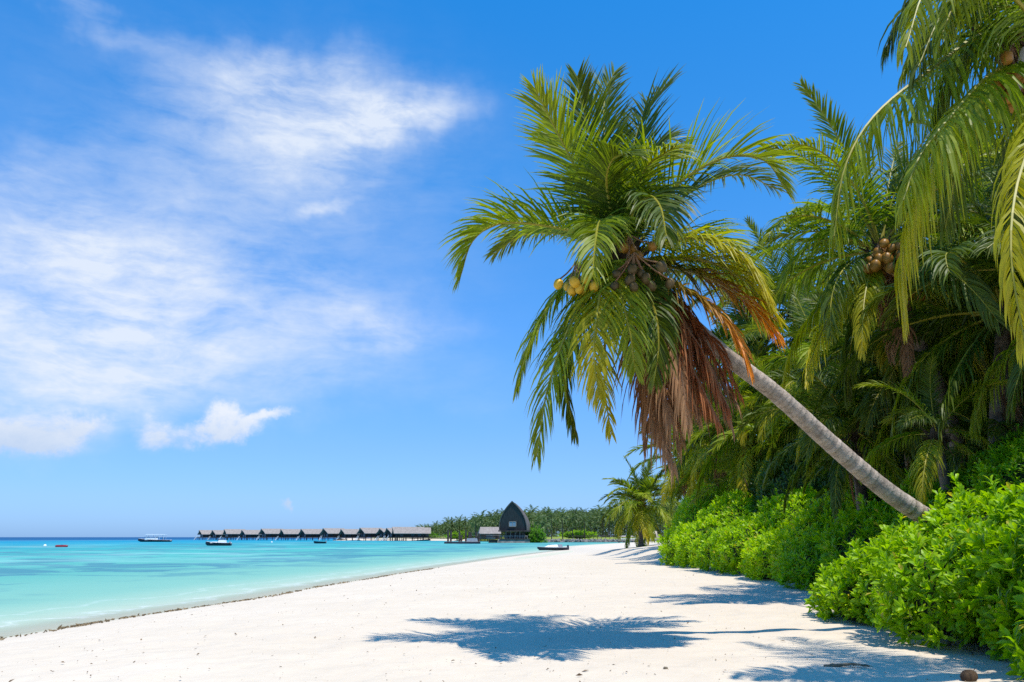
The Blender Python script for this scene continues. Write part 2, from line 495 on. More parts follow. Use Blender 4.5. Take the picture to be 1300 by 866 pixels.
X, Y, f = grid(axis(-14, 8, 0.1, -9000, 9000), axis(7, 26, 0.1, -60, 12000, 1.06))
D = shore_dist(X, Y)
zz = ground(X, Y, D)
pp = np.stack([X.ravel(), Y.ravel(), 0 * X.ravel()], 1)
near = sstep(Y, 60, 25) * sstep(D, -0.5, 2.5)
zz = zz + near * (0.035 * (vnoise(pp * 2.1).reshape(X.shape) - 0.5) + 0.03 * (vnoise(pp * 0.8 + 5).reshape(X.shape) - 0.5) + 0.022 * (vnoise(pp * 4.6 + 9).reshape(X.shape) - 0.5))
b = MB()
wet = sstep(D + 0.5 * (vnoise(pp * 0.9).reshape(X.shape) - 0.5), 0.7, 0.1)
b.add(np.stack([X, Y, zz], -1), f, 0, np.stack([wet.ravel(), 0 * X.ravel(), 0 * X.ravel()], 1))
tag(b.build('beach', M['sand'], smooth=True), 'white coral sand beach sloping down to the lagoon', None, None, 'structure')

X, Y, f = grid(axis(-30, 20, 0.5, -26000, 26000, 1.12), axis(-10, 60, 0.5, -400, 27000, 1.05))
D = -shore_dist(X, Y)
# coded distance: 0..1 over 0..900 m on a square-root like scale
code = np.interp(D, [-5, 0, 1.5, 6, 18, 45, 90, 190, 300, 360, 420, 800], [0, 0, 0.06, 0.17, 0.30, 0.44, 0.56, 0.72, 0.82, 0.865, 0.89, 1.0])
lap = np.clip(D / 7.0, 0, 1)
keep = (D.ravel() > -8)
fk = f[keep[f].any(axis=1)]
b = MB()
b.add(np.stack([X, Y, np.full(X.shape, WL)], -1), fk, 0, np.stack([code.ravel(), lap.ravel() * 0, lap.ravel()], 1))
tag(b.build('sea', M['water'], smooth=True), 'turquoise lagoon shading to deep blue at the horizon', None, None, 'structure')

# seaweed along the water's edge
b = MB()
L_ = spline([np.array([*p_, 0]) for p_ in S[2:9]], 900)
for i in range(6500):
    k = rng.random() ** 1.35 * 0.62 * len(L_)
    q = L_[int(k)]
    tg = nrm(L_[min(int(k) + 1, 899)] - q)
    cl = vnoise(np.array([[k * 0.16, 0.3, 0.7]]))[0]
    if rng.random() > (0.15 + 1.5 * max(0, cl - 0.35)) * (1.0 if k < 260 else 0.45):
        continue
    off = np.array([tg[1], -tg[0], 0]) * (0.45 + 0.16 * rng.normal() + 0.25 * math.sin(k * 0.05))
    c_ = q + off + tg * rng.random() * 0.3
    c_[2] = gz(c_[0], c_[1]) + 0.022
    r_ = 0.012 + 0.03 * rng.random() * cl
    u = nrm(rng.normal(size=3) * [1, 1, 0.35]) * r_ * 2.4
    w = nrm(np.cross(u, rng.normal(size=3))) * r_
    b.add([c_ - u, c_ + w, c_ + u + [0, 0, r_ * 0.5], c_ - w], [[0, 1, 2, 3]])
tag(b.build('seaweed', M['weed']), 'brown line of washed up seaweed along the waterline', 'seaweed', None, 'stuff')

# small bits of leaf, shell and twig on the dry sand
b = MB()
for i in range(1500):
    y_ = 8.5 + 45 * rng.random() ** 2.2
    x_ = -8 + rng.random() * 17
    if shore_dist(np.array([x_]), np.array([y_]))[0] < 1.0:
        continue
    s_ = 0.004 + 0.010 * rng.random() ** 3
    if rng.random() < 0.15:
        s_ *= 1.6
    c_ = np.array([x_, y_, gz(x_, y_) + 0.018])
    th = rng.random() * 6.28
    u = np.array([math.cos(th), math.sin(th), 0.3 * rng.normal()]) * s_ * (1.2 + 1.6 * rng.random())
    w = np.array([-math.sin(th), math.cos(th), 0.5 * rng.normal()]) * s_
    b.add([c_ - u, c_ - w * 0.8 + [0, 0, s_ * .6], c_ + u, c_ + w + [0, 0, s_ * .3]], [[0, 1, 2, 3]])
tag(b.build('leaf_litter', M['litter']), 'scattered bits of dry leaf and twig on the white sand', 'litter', None, 'stuff')


# ------------------------------------------------------------------ palm fronds
def frond_geo(mb, P, L=0.7, n=64, w=0.036, g=0.35, vee=24, seed=0, roll=0.0, rag=0.12, mats=(0, 1), K=4, side=None, r0=0.035, bare=0.14, one=None):
    """A feather frond: a tapering rib along P with n leaflets a side."""
    q = np.random.default_rng(seed)
    P = np.asarray(P, float)
    m = len(P)
    T = nrm(np.gradient(P, axis=0))
    if side is None:
        H = P[-1] - P[0]
        H[2] = 0
        if np.linalg.norm(H) < 0.15:
            H = np.array([1.0, 0, 0])
        side = nrm(np.cross(H, Z))
    Sd = nrm(side - T * (T @ side)[:, None])
    N = np.cross(Sd, T)
    s = np.linspace(0, 1, m)
    tt = s
    att = np.stack([tt, np.full(m, 0.5), 0 * tt], 1)
    mb.tube(P, r0 * (1 - 0.86 * s) + 0.002, 5, mats[1], att, cap=False)
    for sg in (-1, 1):
        if one is not None and sg != one:
            nn = n // 3
        else:
            nn = n
        ts = np.sort(np.clip(bare + (1 - bare) * (np.arange(nn) + q.random(nn) * 0.7) / nn, 0, 1))
        pick = q.random(nn) > rag * 0.5
        ts = ts[pick]
        nn = len(ts)
        idx = ts * (m - 1)
        i0 = np.clip(np.floor(idx).astype(int), 0, m - 2)
        fr = (idx - i0)[:, None]
        lerp = lambda A: A[i0] * (1 - fr) + A[i0 + 1] * fr
        p, t_, s_, n_ = lerp(P), nrm(lerp(T)), nrm(lerp(Sd)), nrm(lerp(N))
        rl = roll * ts
        s_, n_ = s_ * np.cos(rl)[:, None] + n_ * np.sin(rl)[:, None], n_ * np.cos(rl)[:, None] - s_ * np.sin(rl)[:, None]
        prof = np.where(ts < 0.35, 0.62 + 0.38 * (ts - bare) / (0.35 - bare), 1 - 0.68 * ((ts - 0.35) / 0.65) ** 2)
        ln = L * prof * (1 + rag * q.normal(size=nn))
        an = np.radians(72 - 46 * ts + 5 * q.normal(size=nn))
        ve = np.radians(vee + 9 * q.normal(size=nn))
        d = np.cos(an)[:, None] * t_ + np.sin(an)[:, None] * (sg * s_ * np.cos(ve)[:, None] + n_ * np.sin(ve)[:, None])
        d = nrm(d)
        wd = nrm(t_ - d * (t_ * d).sum(1)[:, None])
        tw = 0.5 * q.normal(size=nn) + 0.35
        nl = np.cross(d, wd)
        wd = wd * np.cos(tw)[:, None] + nl * np.sin(tw)[:, None]
        gg = g * (0.75 + 0.5 * q.random(nn))
        prw = [0.55, 1.0, 0.92, 0.62, 0.04] if K == 4 else ([0.6, 1.0, 0.7, 0.04] if K == 3 else [0.8, 0.9, 0.05])
        c = p.copy()
        V = []
        for k in range(K + 1):
            hw = w * prw[k] * (0.7 + 0.3 * prof)
            V.append(np.stack([c - wd * hw[:, None], c + wd * hw[:, None]], 1))
            d = nrm(d + np.array([0, 0, -1.0]) * (gg * (0.5 + 0.5 * k) * 1.1)[:, None])
            c = c + d * (ln / K)[:, None]
            wd = nrm(wd - d * (wd * d).sum(1)[:, None])
        V = np.stack(V, 1)                     # nn, K+1, 2, 3
        rnd = q.random(nn)
        A = np.zeros((nn, K + 1, 2, 3))
        A[..., 0] = ts[:, None, None]
        A[..., 1] = rnd[:, None, None]
        A[..., 2] = (np.arange(K + 1) / K)[None, :, None]
        base = (np.arange(nn) * (K + 1) * 2)[:, None]
        ks = np.arange(K)[None, :] * 2
        f_ = np.stack([base + ks, base + ks + 1, base + ks + 3, base + ks + 2], -1).reshape(-1, 4)
        mb.add(V.reshape(-1, 3), f_, mats[0], A.reshape(-1, 3))


def arc(e0, drop, length, n=22, sway=0.0, pw=1.25):
    """a frond's rib in its own frame, leaving the origin along +X at elevation e0 and bending down"""
    s = np.linspace(0, 1, n)
    e = e0 - drop * s ** pw
    ds = length / (n - 1)
    az = sway * s ** 2
    d = np.stack([np.cos(e) * np.cos(az), np.cos(e) * np.sin(az), np.sin(e)], 1) * ds
    P = np.vstack([[0, 0, 0], np.cumsum(d[:-1], axis=0)])
    return P


def make_trunk(parent, pts, r_base, r_top, mat, sides=14, ring=0.085, swell=1.45):
    P0 = np.asarray(pts, float)
    Ls = np.linalg.norm(np.diff(P0, axis=0), axis=1).sum()
    n = max(8, int(Ls / ring))
    P = spline(P0, n + 1)
    rows, rad, at_ = [], [], []
    jig = np.random.default_rng(int(abs(P0[0][0]) * 100)).random(n + 1)
    for i in range(n):
        s = i / n
        r = r_base * (1 - s) + r_top * s
        r *= 1 + (swell - 1) * math.exp(-s * Ls / 0.5)
        r *= 1 + 0.03 * (jig[i] - 0.5)
        a_, b_ = P[i], P[i + 1]
        rows += [a_ * 0.98 + b_ * 0.02, a_ * 0.75 + b_ * 0.25, a_ * 0.04 + b_ * 0.96]
        rad += [r * (1.0 + 0.016 * jig[i]), r * (1.0 + 0.012 * jig[i]), r * 0.995]
        at_ += [[s, 0.0, jig[i]], [s, 0.4, jig[i]], [s, 1.0, jig[i]]]
    b_ = MB()
    b_.tube(rows, rad, sides, 0, np.array(at_))
    loc = np.array(parent.location)
    b_.v = [v - loc for v in b_.v]
    return b_.build('trunk', mat, parent, smooth=True)


def bunch(parent, c, mat, n=12, r=0.11, spread=0.26, seed=0, down=0.5):
    """a stalk of coconuts hanging at c (local to the palm)"""
    q = np.random.default_rng(seed)
    c = np.asarray(c, float)
    st = MB()
    cs = []
    for i in range(n):
        for _ in range(30):
            p = c + q.normal(size=3) * [spread, spread, spread * 0.9] * 0.62 - [0, 0, down * 0.3]
            if all(np.linalg.norm(p - z) > r * 1.45 for z in cs):
                break
        cs.append(p)
        st.tube(spline([c + [0, 0, 0.25], (c + p) / 2 + [0, 0, 0.12], p + [0, 0, r * 0.8]], 6), 0.012, 5)
    o = st.build('coconut_bunch', M['rachis_dead'], parent, smooth=True)
    for p in cs:
        m = MB()
        m.ball((0, 0, 0), np.array([1, 1, 1.22]) * r * (0.85 + 0.3 * q.random()), nrm(np.array([0.5 * q.normal(), 0.5 * q.normal(), 1])))
        k = m.build('coconut', mat, o, smooth=True)
        k.location = p
    return o


def spathe(parent, base, d, length=0.6):
    """a dry boat shaped bract"""
    m = MB()
    d = nrm(d)
    s_ = nrm(np.cross(d, [0.2, 1, 0.1]))
    u = np.cross(s_, d)
    ks = np.linspace(0, 1, 9)
    V = []
    for k in ks:
        w = length * 0.11 * math.sin(math.pi * min(1, k * 0.9 + 0.08)) ** 0.8
        c_ = np.asarray(base) + d * length * k + u * 0.12 * length * k * k
        for a_ in (-1, -0.5, 0, 0.5, 1):
            V.append(c_ + s_ * w * a_ - u * w * 0.6 * (1 - a_ * a_))
    f_ = [[i * 5 + j, i * 5 + j + 1, i * 5 + j + 6, i * 5 + j + 5] for i in range(8) for j in range(4)]
    m.add(V, f_)
    return m.build('bract', M['spathe'], parent, smooth=True)


def crown_heart(parent, c, r=0.28, seed=0, d=(0, 0, 1)):
    """fibrous leaf bases where the fronds leave the trunk"""
    q = np.random.default_rng(seed)
    m = MB()
    d = nrm(d)
    m.ball(c, (r * 0.8, r * 0.8, r * 1.5), d, 12, 8)
    for i in range(34):
        v = nrm(q.normal(size=3) + d * 0.2)
        p0 = np.asarray(c) + v * r * 0.55 - d * r * 0.6
        p1 = p0 + (v * 0.6 + np.array([0, 0, 0.4]) + 0.4 * q.normal(size=3)) * r * 1.5
        m.tube([p0, (p0 + p1) / 2 + q.normal(size=3) * 0.04, p1], [r * 0.17, r * 0.13, r * 0.03], 5)
    for i in range(60):                                            # ragged strips of fibre
        v = nrm(q.normal(size=3))
        p0 = np.asarray(c) + v * r * 0.9
        p1 = p0 + [0.1 * q.normal(), 0.1 * q.normal(), -r * (0.6 + 1.6 * q.random())]
        w = nrm(q.normal(size=3)) * 0.018
        m.add([p0 - w, p0 + w, p1 + w * 0.4, p1 - w * 0.4], [[0, 1, 2, 3]])
    return m.build('crown_heart', M['fibre'], parent, smooth=False)


# ------------------------------------------------------------------ the leaning palm
YH = 11.7
hc = at(792, 330, YH)
pts = [at(1290, 742, 14.2), at(1225, 692, 13.9), at(1175, 657, 13.65), at(1120, 619, 13.35), at(1050, 559, 13.0), at(985, 500, 12.6), at(915, 446, 12.2), at(850, 385, 11.9), at(800, 338, 11.7)]
pts[0][2] = gz(pts[0][0], pts[0][1]) - 0.1
hero = thing('coconut_palm', pts[0], 'leaning coconut palm with bare grey trunk slanting out over the sand', 'palm tree')
make_trunk(hero, pts, 0.178, 0.116, M['trunk'], 18, 0.085, 1.4)
HL = np.array(hero.location)
hcl = hc - HL
crown_heart(hero, hcl, 0.30, 3, (-0.6, 0, 0.8))


def hero_frond(P3, mat, name='frond', L=0.72, n=104, g=0.32, vee=24, roll=0.0, seed=0, dead=False, w=0.018, rag=0.12, label=None, start=None, one=None):
    if not dead:
        L, g = L * (1.3 if P3[-1][1] > 400 else 1.55), g * 0.42
    p0 = hc if start is None else at(start[0], start[1], YH + start[2])
    P = np.array([p0] + [at(x, y, YH + dy) for x, y, dy in P3])
    m = MB()
    frond_geo(m, spline(P, 28) - HL, L, n, w, g, vee, seed, roll, rag, one=one)
    o = m.build(name, [mat, M['rachis_dead'] if dead else M['rachis']], hero)
    if label:
        o['label'] = label
    return o


G, GD, GY, GO, DE, RE = (M[k] for k in ('frond', 'frond_dark', 'frond_yellow', 'frond_orange', 'frond_dead', 'frond_red'))
HF = [
    # upright ones at the top
    ([(758, 268, -0.5), (724, 200, -0.9), (698, 150, -1.15), (679, 112, -1.35)], G, dict(L=0.66, g=0.14, vee=12)),
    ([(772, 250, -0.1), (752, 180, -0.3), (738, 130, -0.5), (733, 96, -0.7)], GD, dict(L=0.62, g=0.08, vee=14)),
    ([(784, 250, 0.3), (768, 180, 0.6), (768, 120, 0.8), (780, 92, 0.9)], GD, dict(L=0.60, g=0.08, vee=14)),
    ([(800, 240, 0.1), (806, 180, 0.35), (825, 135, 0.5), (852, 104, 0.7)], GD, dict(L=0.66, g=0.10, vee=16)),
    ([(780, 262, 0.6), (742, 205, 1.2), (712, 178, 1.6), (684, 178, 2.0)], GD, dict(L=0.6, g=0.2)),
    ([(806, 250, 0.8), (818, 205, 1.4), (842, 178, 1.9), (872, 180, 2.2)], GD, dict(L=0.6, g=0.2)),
    # right, arching
    ([(828, 268, -0.3), (876, 222, -0.5), (930, 198, -0.6), (972, 205, -0.7), (994, 236, -0.75)], G, dict(L=0.72, g=0.22, vee=30)),
    ([(835, 282, 0.5), (885, 238, 1.1), (940, 222, 1.6), (985, 240, 2.0)], GD, dict(L=0.66, g=0.3)),
    ([(838, 310, -0.4), (892, 302, -0.7), (940, 326, -0.9), (974, 372, -1.0)], GY, dict(L=0.62, g=0.5, vee=10)),
    ([(836, 312, 0.3), (890, 304, 0.7), (930, 318, 1.0), (966, 352, 1.2)], G, dict(L=0.62, g=0.4, vee=18)),
    ([(846, 338, 0.0), (898, 352, -0.1), (950, 384, -0.2), (988, 428, -0.2)], GO, dict(L=0.58, g=0.42, vee=10, label='frond turning orange at its tip')),
    ([(850, 344, 0.6), (905, 350, 1.2), (950, 372, 1.7), (972, 418, 2.0)], G, dict(L=0.6, g=0.5)),
    ([(842, 352, -0.5), (892, 380, -0.8), (930, 420, -0.9), (952, 470, -0.9)], GO, dict(L=0.55, g=0.42, vee=8, label='frond turning orange at its tip')),
    ([(840, 330, -0.2), (890, 330, -0.3), (940, 352, -0.35), (985, 400, -0.35)], GY, dict(L=0.6, g=0.45, vee=12)),
    # left, arching
    ([(744, 300, -0.2), (690, 286, -0.3), (634, 284, -0.3), (600, 306, -0.3), (585, 350, -0.3)], G, dict(L=0.66, g=0.3, vee=30)),
    ([(745, 306, 0.8), (700, 296, 1.5), (660, 300, 2.0), (628, 322, 2.4)], GD, dict(L=0.56, g=0.35)),
    # hanging on the camera's side and to the left
    ([(752, 330, -0.3), (706, 376, -0.5), (676, 428, -0.6), (656, 494, -0.6)], G, dict(L=0.56, g=0.55, vee=8)),
    ([(757, 345, -0.6), (724, 412, -1.0), (696, 490, -1.15), (681, 580, -1.15)], G, dict(L=0.64, g=0.6, vee=5)),
    ([(770, 340, -0.8), (758, 400, -1.4), (754, 450, -1.6), (760, 502, -1.6)], GY, dict(L=0.62, g=0.6, vee=4)),
    ([(782, 338, -0.8), (790, 380, -1.3), (800, 425, -1.5), (806, 470, -1.5)], G, dict(L=0.56, g=0.55, vee=6)),
    ([(772, 352, -0.3), (768, 430, -0.5), (768, 500, -0.55), (777, 552, -0.55)], GY, dict(L=0.42, g=0.5, vee=6, n=56)),
    ([(752, 352, 0.2), (728, 420, 0.4), (716, 480, 0.5), (730, 552, 0.5)], GD, dict(L=0.5, g=0.6, vee=5)),
    ([(812, 348, -0.6), (832, 398, -1.1), (836, 440, -1.2), (830, 486, -1.2)], GD, dict(L=0.5, g=0.6)),
    # coming straight at the camera
    ([(776, 290, -0.8), (762, 280, -1.5), (756, 306, -2.1), (752, 352, -2.4)], G, dict(L=0.5, g=0.4, vee=15)),
    ([(800, 268, -0.5), (820, 214, -0.9), (842, 196, -1.3), (858, 186, -1.6)], G, dict(L=0.6, g=0.38, vee=20)),
    ([(800, 278, -0.8), (822, 250, -1.5), (838, 262, -2.1), (846, 300, -2.5)], GD, dict(L=0.58, g=0.45)),
    ([(776, 268, -0.7), (770, 226, -1.2), (780, 200, -1.6), (800, 196, -1.9)], GD, dict(L=0.6, g=0.35)),
    ([(790, 290, 0.9), (780, 262, 1.8), (770, 262, 2.5), (762, 290, 3.0)], GD, dict(L=0.6, g=0.4)),
]
for i, (P3, mat, kw) in enumerate(HF):
    hero_frond(P3, mat, seed=100 + i, **kw)
DF = [
    ([(822, 372, -0.2), (826, 450, -0.4), (834, 530, -0.5), (854, 592, -0.5)], DE, dict(L=0.75, g=0.4)),
    ([(828, 372, 0.1), (840, 440, 0.1), (838, 510, 0.1), (844, 572, 0.1)], DE, dict(L=0.75, g=0.4)),
    ([(836, 366, -0.3), (868, 412, -0.5), (895, 452, -0.6), (922, 516, -0.6)], RE, dict(L=0.72, g=0.32)),
    ([(842, 366, 0.2), (880, 408, 0.3), (908, 440, 0.4), (938, 500, 0.45)], RE, dict(L=0.72, g=0.32)),
    ([(832, 376, -0.5), (852, 430, -0.8), (866, 482, -0.9), (872, 540, -0.9)], DE, dict(L=0.72, g=0.4)),
    ([(818, 380, 0.3), (818, 450, 0.5), (822, 500, 0.6), (826, 548, 0.6)], DE, dict(L=0.75, g=0.4)),
    ([(846, 372, 0.4), (868, 430, 0.7), (880, 480, 0.8), (892, 528, 0.8)], DE, dict(L=0.72, g=0.4)),
]
for i, (P3, mat, kw) in enumerate(DF):
    hero_frond(P3, mat, name='dead_frond', seed=200 + i, dead=True, n=84, w=0.017, rag=0.3, vee=-5, label='dead brown frond hanging below the crown' if mat is DE else 'rusty red dead frond', **kw)
for i in range(14):
    a_ = i / 13
    x0, x1, x2 = 818 + 34 * a_, 822 + 80 * a_ + 6 * rng.normal(), 828 + 116 * a_ + 8 * rng.normal()
    yb = 575 - 72 * a_ + 14 * rng.normal()
    dy = -0.25 + rng.normal() * 0.4
    hero_frond([(x0, 372, dy * 0.4), (x1, 372 + (yb - 372) * 0.5, dy * 0.9), (x2, yb, dy)], (RE if i % 2 else DE) if i > 6 else DE, name='dead_frond', seed=260 + i, dead=True, n=84, w=0.016, rag=0.3, vee=0, L=0.7, g=0.42,
               label='dead brown frond hanging below the crown')
bunch(hero, at(733, 352, YH - 1.0) - HL, M['nut_yellow'], 11, 0.07, 0.17, 1)
bunch(hero, at(748, 392, YH - 0.7) - HL, M['nut_yellow'], 4, 0.06, 0.12, 2)
bunch(hero, at(806, 342, YH - 1.15) - HL, M['nut_green'], 13, 0.068, 0.24, 3)
bunch(hero, at(800, 318, YH - 0.9) - HL, M['nut_brown'], 7, 0.065, 0.2, 4)


# ------------------------------------------------------------------ other palms share a set of frond meshes
FV = {}
for cls, (e0, drop, g, vee, L, sd) in {
    'spear': (82, 30, 0.06, 16, 0.75, 0), 'high': (62, 75, 0.14, 26, 0.92, 1), 'mid': (38, 90, 0.2, 24, 0.98, 2),
    'flat': (12, 85, 0.28, 16, 1.0, 3), 'low': (-18, 62, 0.36, 10, 0.95, 4), 'hang': (-48, 34, 0.45, 6, 0.8, 5)}.items():
    for v in range(3):
        for res in (0, 1):
            m = MB()
            frond_geo(m, arc(R(e0 + 6 * (v - 1)), R(drop + 10 * (v - 1)), 4.0, 22, (-0.25, 0.15, 0.4)[v]), L, 84 if res == 0 else 50, 0.022 if res == 0 else 0.036, g, vee, 31 * sd + v, (0.3, -0.4, 0.1)[v], 0.13, side=np.array([0, -1.0, 0]), K=4 if res == 0 else 3)
            FV[cls, v, res] = m


def frond_mesh(cls, v, res, mk):
    key = (cls, v, res, mk)
    if key not in FV:
        FV[key] = FV[cls, v, res].mesh('frond', [M[mk], M['rachis_dead'] if mk in ('frond_dead', 'frond_red') else M['rachis']])
    return FV[key]


def make_palm(base, crown, label, n=26, size=1.0, seed=0, res=0, mats=('frond', 'frond_dark', 'frond_yellow'), group=None, r=0.17, dead=2, nuts=None, tmat='trunk_shade', lean=None, az0=None, heart=True):
    q = np.random.default_rng(seed)
    base = np.array([base[0], base[1], gz(base[0], base[1]) - 0.1 if len(base) < 3 else base[2]])
    crown = np.asarray(crown, float)
    t_ = thing('coconut_palm', base, label, 'palm tree', group)
    mid = base * 0.5 + crown * 0.5
    mid[:2] = base[:2] * 0.68 + crown[:2] * 0.32
    if lean is not None:
        mid[:2] += lean
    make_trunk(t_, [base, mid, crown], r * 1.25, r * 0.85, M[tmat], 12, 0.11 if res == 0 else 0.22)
    c = crown - base
    if heart:
        crown_heart(t_, c, 0.26 * size ** 0.5, seed, (0, 0, 1))
    az = q.random() * 6.28
    order = ['spear'] * 3 + ['high'] * 6 + ['mid'] * 6 + ['flat'] * 6 + ['low'] * 6 + ['hang'] * 4
    step = len(order) / n
    for i in range(n):
        cls = order[min(len(order) - 1, int(i * step))]
        az += 2.39996 + 0.25 * q.normal()
        mk = mats[1] if cls in ('spear',) else (mats[2] if cls in ('low', 'hang') and q.random() < 0.5 else (mats[0] if q.random() < 0.65 else mats[1]))
        o = place('frond', frond_mesh(cls, int(q.integers(3)), res, mk), t_, c + [0, 0, 0.05], (0.25 * q.normal(), 0.08 * q.normal(), az), size * (0.85 + 0.25 * q.random()))
    for i in range(dead):
        az += 2.4
        o = place('dead_frond', frond_mesh('hang', int(q.integers(3)), res, 'frond_dead'), t_, c, (0, R(20 + 10 * q.random()), az), size * (0.6 + 0.2 * q.random()))
        o['label'] = 'dead brown frond hanging against the trunk'
    for k, (dx, dy, dz, mk, cnt) in enumerate(nuts or []):
        bunch(t_, c + [dx, dy, dz], M[mk], cnt, 0.12, 0.3, seed + k)
    return t_, c


# palm at the right edge, its crown reaching in over the picture
NY = 7.15
ct = at(1335, 62, NY)
near_palm = thing('coconut_palm', (9.2, 9.4, gz(9.2, 9.4) - 0.1), 'near coconut palm whose long yellow-green fronds arch down over the grove, coconuts high up', 'palm tree')
NL = np.array(near_palm.location)
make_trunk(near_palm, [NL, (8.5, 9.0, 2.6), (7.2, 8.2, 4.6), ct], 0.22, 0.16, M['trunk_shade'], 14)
crown_heart(near_palm, ct - NL, 0.34, 11)
NF = [
    ([(1255, 42, -0.2), (1188, 84, -0.4), (1112, 145, -0.6), (1073, 212, -0.7), (1059, 300, -0.75)], G, dict(L=0.66, g=0.75, vee=0)),
    ([(1262, 92, -0.5), (1212, 142, -1.0), (1168, 198, -1.2), (1147, 254, -1.3)], G, dict(L=0.66, g=0.7, vee=0)),
    ([(1240, 120, 0.4), (1180, 220, 0.8), (1146, 320, 1.0), (1148, 412, 1.0)], GY, dict(L=0.6, g=0.7, vee=0)),
    ([(1318, 150, -1.2), (1290, 240, -1.7), (1284, 330, -1.9), (1302, 440, -1.9)], GY, dict(L=0.44, g=0.55, vee=5)),
    ([(1300, 10, -1.0), (1240, -40, -1.6), (1180, -20, -2.0), (1150, 60, -2.2)], G, dict(L=0.55, g=0.5, vee=15)),
    ([(1290, 20, 0.2), (1220, -20, 0.3), (1160, 0, 0.3), (1125, 60, 0.3)], GD, dict(L=0.6, g=0.45, vee=15)),
    ([(1310, 0, 0.6), (1270, -80, 1.2), (1220, -110, 1.7), (1170, -90, 2.2)], GD, dict(L=0.6, g=0.4)),
    ([(1360, -20, 0.2), (1400, -100, 0.4), (1460, -140, 0.5), (1540, -110, 0.6)], GD, dict(L=0.6, g=0.3)),
    ([(1360, 80, 0.4), (1420, 90, 0.9), (1480, 160, 1.2), (1510, 260, 1.3)], GD, dict(L=0.6, g=0.5)),
    ([(1310, 90, 0.9), (1260, 130, 1.8), (1220, 200, 2.4), (1200, 290, 2.7)], GD, dict(L=0.65, g=0.6)),
    ([(1330, 100, 0.8), (1310, 150, 1.6), (1290, 230, 2.0), (1280, 320, 2.2)], GD, dict(L=0.65, g=0.6)),
    ([(1300, 60, 1.2), (1240, 50, 2.4), (1190, 80, 3.2), (1160, 150, 3.7)], GD, dict(L=0.65, g=0.5)),
    ([(1296, 20, -0.3), (1248, -6, -0.5), (1200, 14, -0.7), (1166, 84, -0.8)], GD, dict(L=0.6, g=0.5, vee=15)),
    ([(1290, 52, 0.3), (1240, 58, 0.5), (1202, 104, 0.6), (1184, 184, 0.6)], GD, dict(L=0.6, g=0.5, vee=10)),
    ([(1310, 10, -0.6), (1270, -30, -1.0), (1225, -22, -1.3), (1196, 44, -1.4)], G, dict(L=0.55, g=0.5, vee=12)),
    ([(1290, 60, 0.1), (1230, 30, 0.2), (1180, 40, 0.2), (1150, 90, 0.2)], G, dict(L=0.5, g=0.5)),
]
for i, (P3, mat, kw) in enumerate(NF):
    P = np.array([ct] + [at(x, y, NY + dy) for x, y, dy in P3])
    m = MB()
    kw['L'] *= 1.4
    kw['g'] *= 0.9
    frond_geo(m, spline(P, 28) - NL, n=108, w=0.0135, seed=300 + i, r0=0.026, **kw)
    m.build('frond', [mat, M['rachis']], near_palm)
bunch(near_palm, at(1288, 86, NY - 0.4) - NL, M['nut_brown'], 14, 0.062, 0.17, 21)
bunch(near_palm, at(1296, 50, NY - 0.2) - NL, M['nut_green'], 12, 0.065, 0.18, 22)
spathe(near_palm, at(1300, 60, NY - 0.5) - NL, (-0.2, 0, -1), 0.45)

# the nut laden palm behind the leaning trunk
cm = at(1118, 322, 18.5)
pm, cl = make_palm((11.3, 19.3), cm, 'coconut palm heavy with orange-brown nuts, standing behind the leaning trunk', 31, 1.06, 5, 0, r=0.17, dead=2,
                   nuts=[(-0.4, -0.75, -0.3, 'nut_brown', 22), (0.15, -0.9, -0.45, 'nut_brown', 24), (0.45, -0.7, -0.75, 'nut_brown', 14)])
for dx, dz in ((0.1, -0.2), (0.22, -0.5), (0.0, -0.75)):
    spathe(pm, cl + [dx, -0.9, dz + 0.1], (0.25, -0.1, -1), 0.6)

specs = [
    # crown px, depth, base offset (dx, dy), size, seed, res, label
    ((968, 455), 46, (0.9, 1.0), 1.6, 12, 0, 'drooping palm whose crown sits just behind the lower end of the rusty dead fronds'),
    ((1005, 395), 46, (1.5, 1.2), 1.6, 14, 0, 'palm showing between the leaning crown and the nut laden palm'),
    ((902, 548), 54, (1.2, 1.0), 1.25, 15, 1, 'palm over the middle of the hedge below the brown fronds'),
    ((950, 545), 45, (0.8, 1.5), 1.25, 16, 1, 'low palm with an orange flower stalk above the hedge'),
    ((868, 582), 70, (1.0, 2.0), 1.3, 17, 1, 'pale palm at the far end of the hedge, nearest the lone palm'),
    ((888, 520), 62, (2.0, 3.0), 1.25, 18, 1, 'tall distant palm glimpsed past the dead fronds'),
    ((1050, 470), 33, (0.9, 0.8), 1.15, 19, 0, 'shorter palm crowded under the nut laden palm'),
    ((1190, 555), 17.0, (0.3, 0.4), 0.5, 20, 0, 'small sunlit palm with a curved frond beside the leaning trunk base'),
]
for (px, Yd, off, size, seed, res, label) in specs:
    c_ = at(px[0], px[1], Yd)
    make_palm((c_[0] + off[0] + (2.6 if size > 0.6 else 0), c_[1] + off[1]), c_, label, 28 if size > 0.6 else 11, size, seed, res, dead=1 if size > 0.6 else 0, r=0.15 * size ** 0.5,
              mats=('frond', 'frond_dark', 'frond_yellow'))
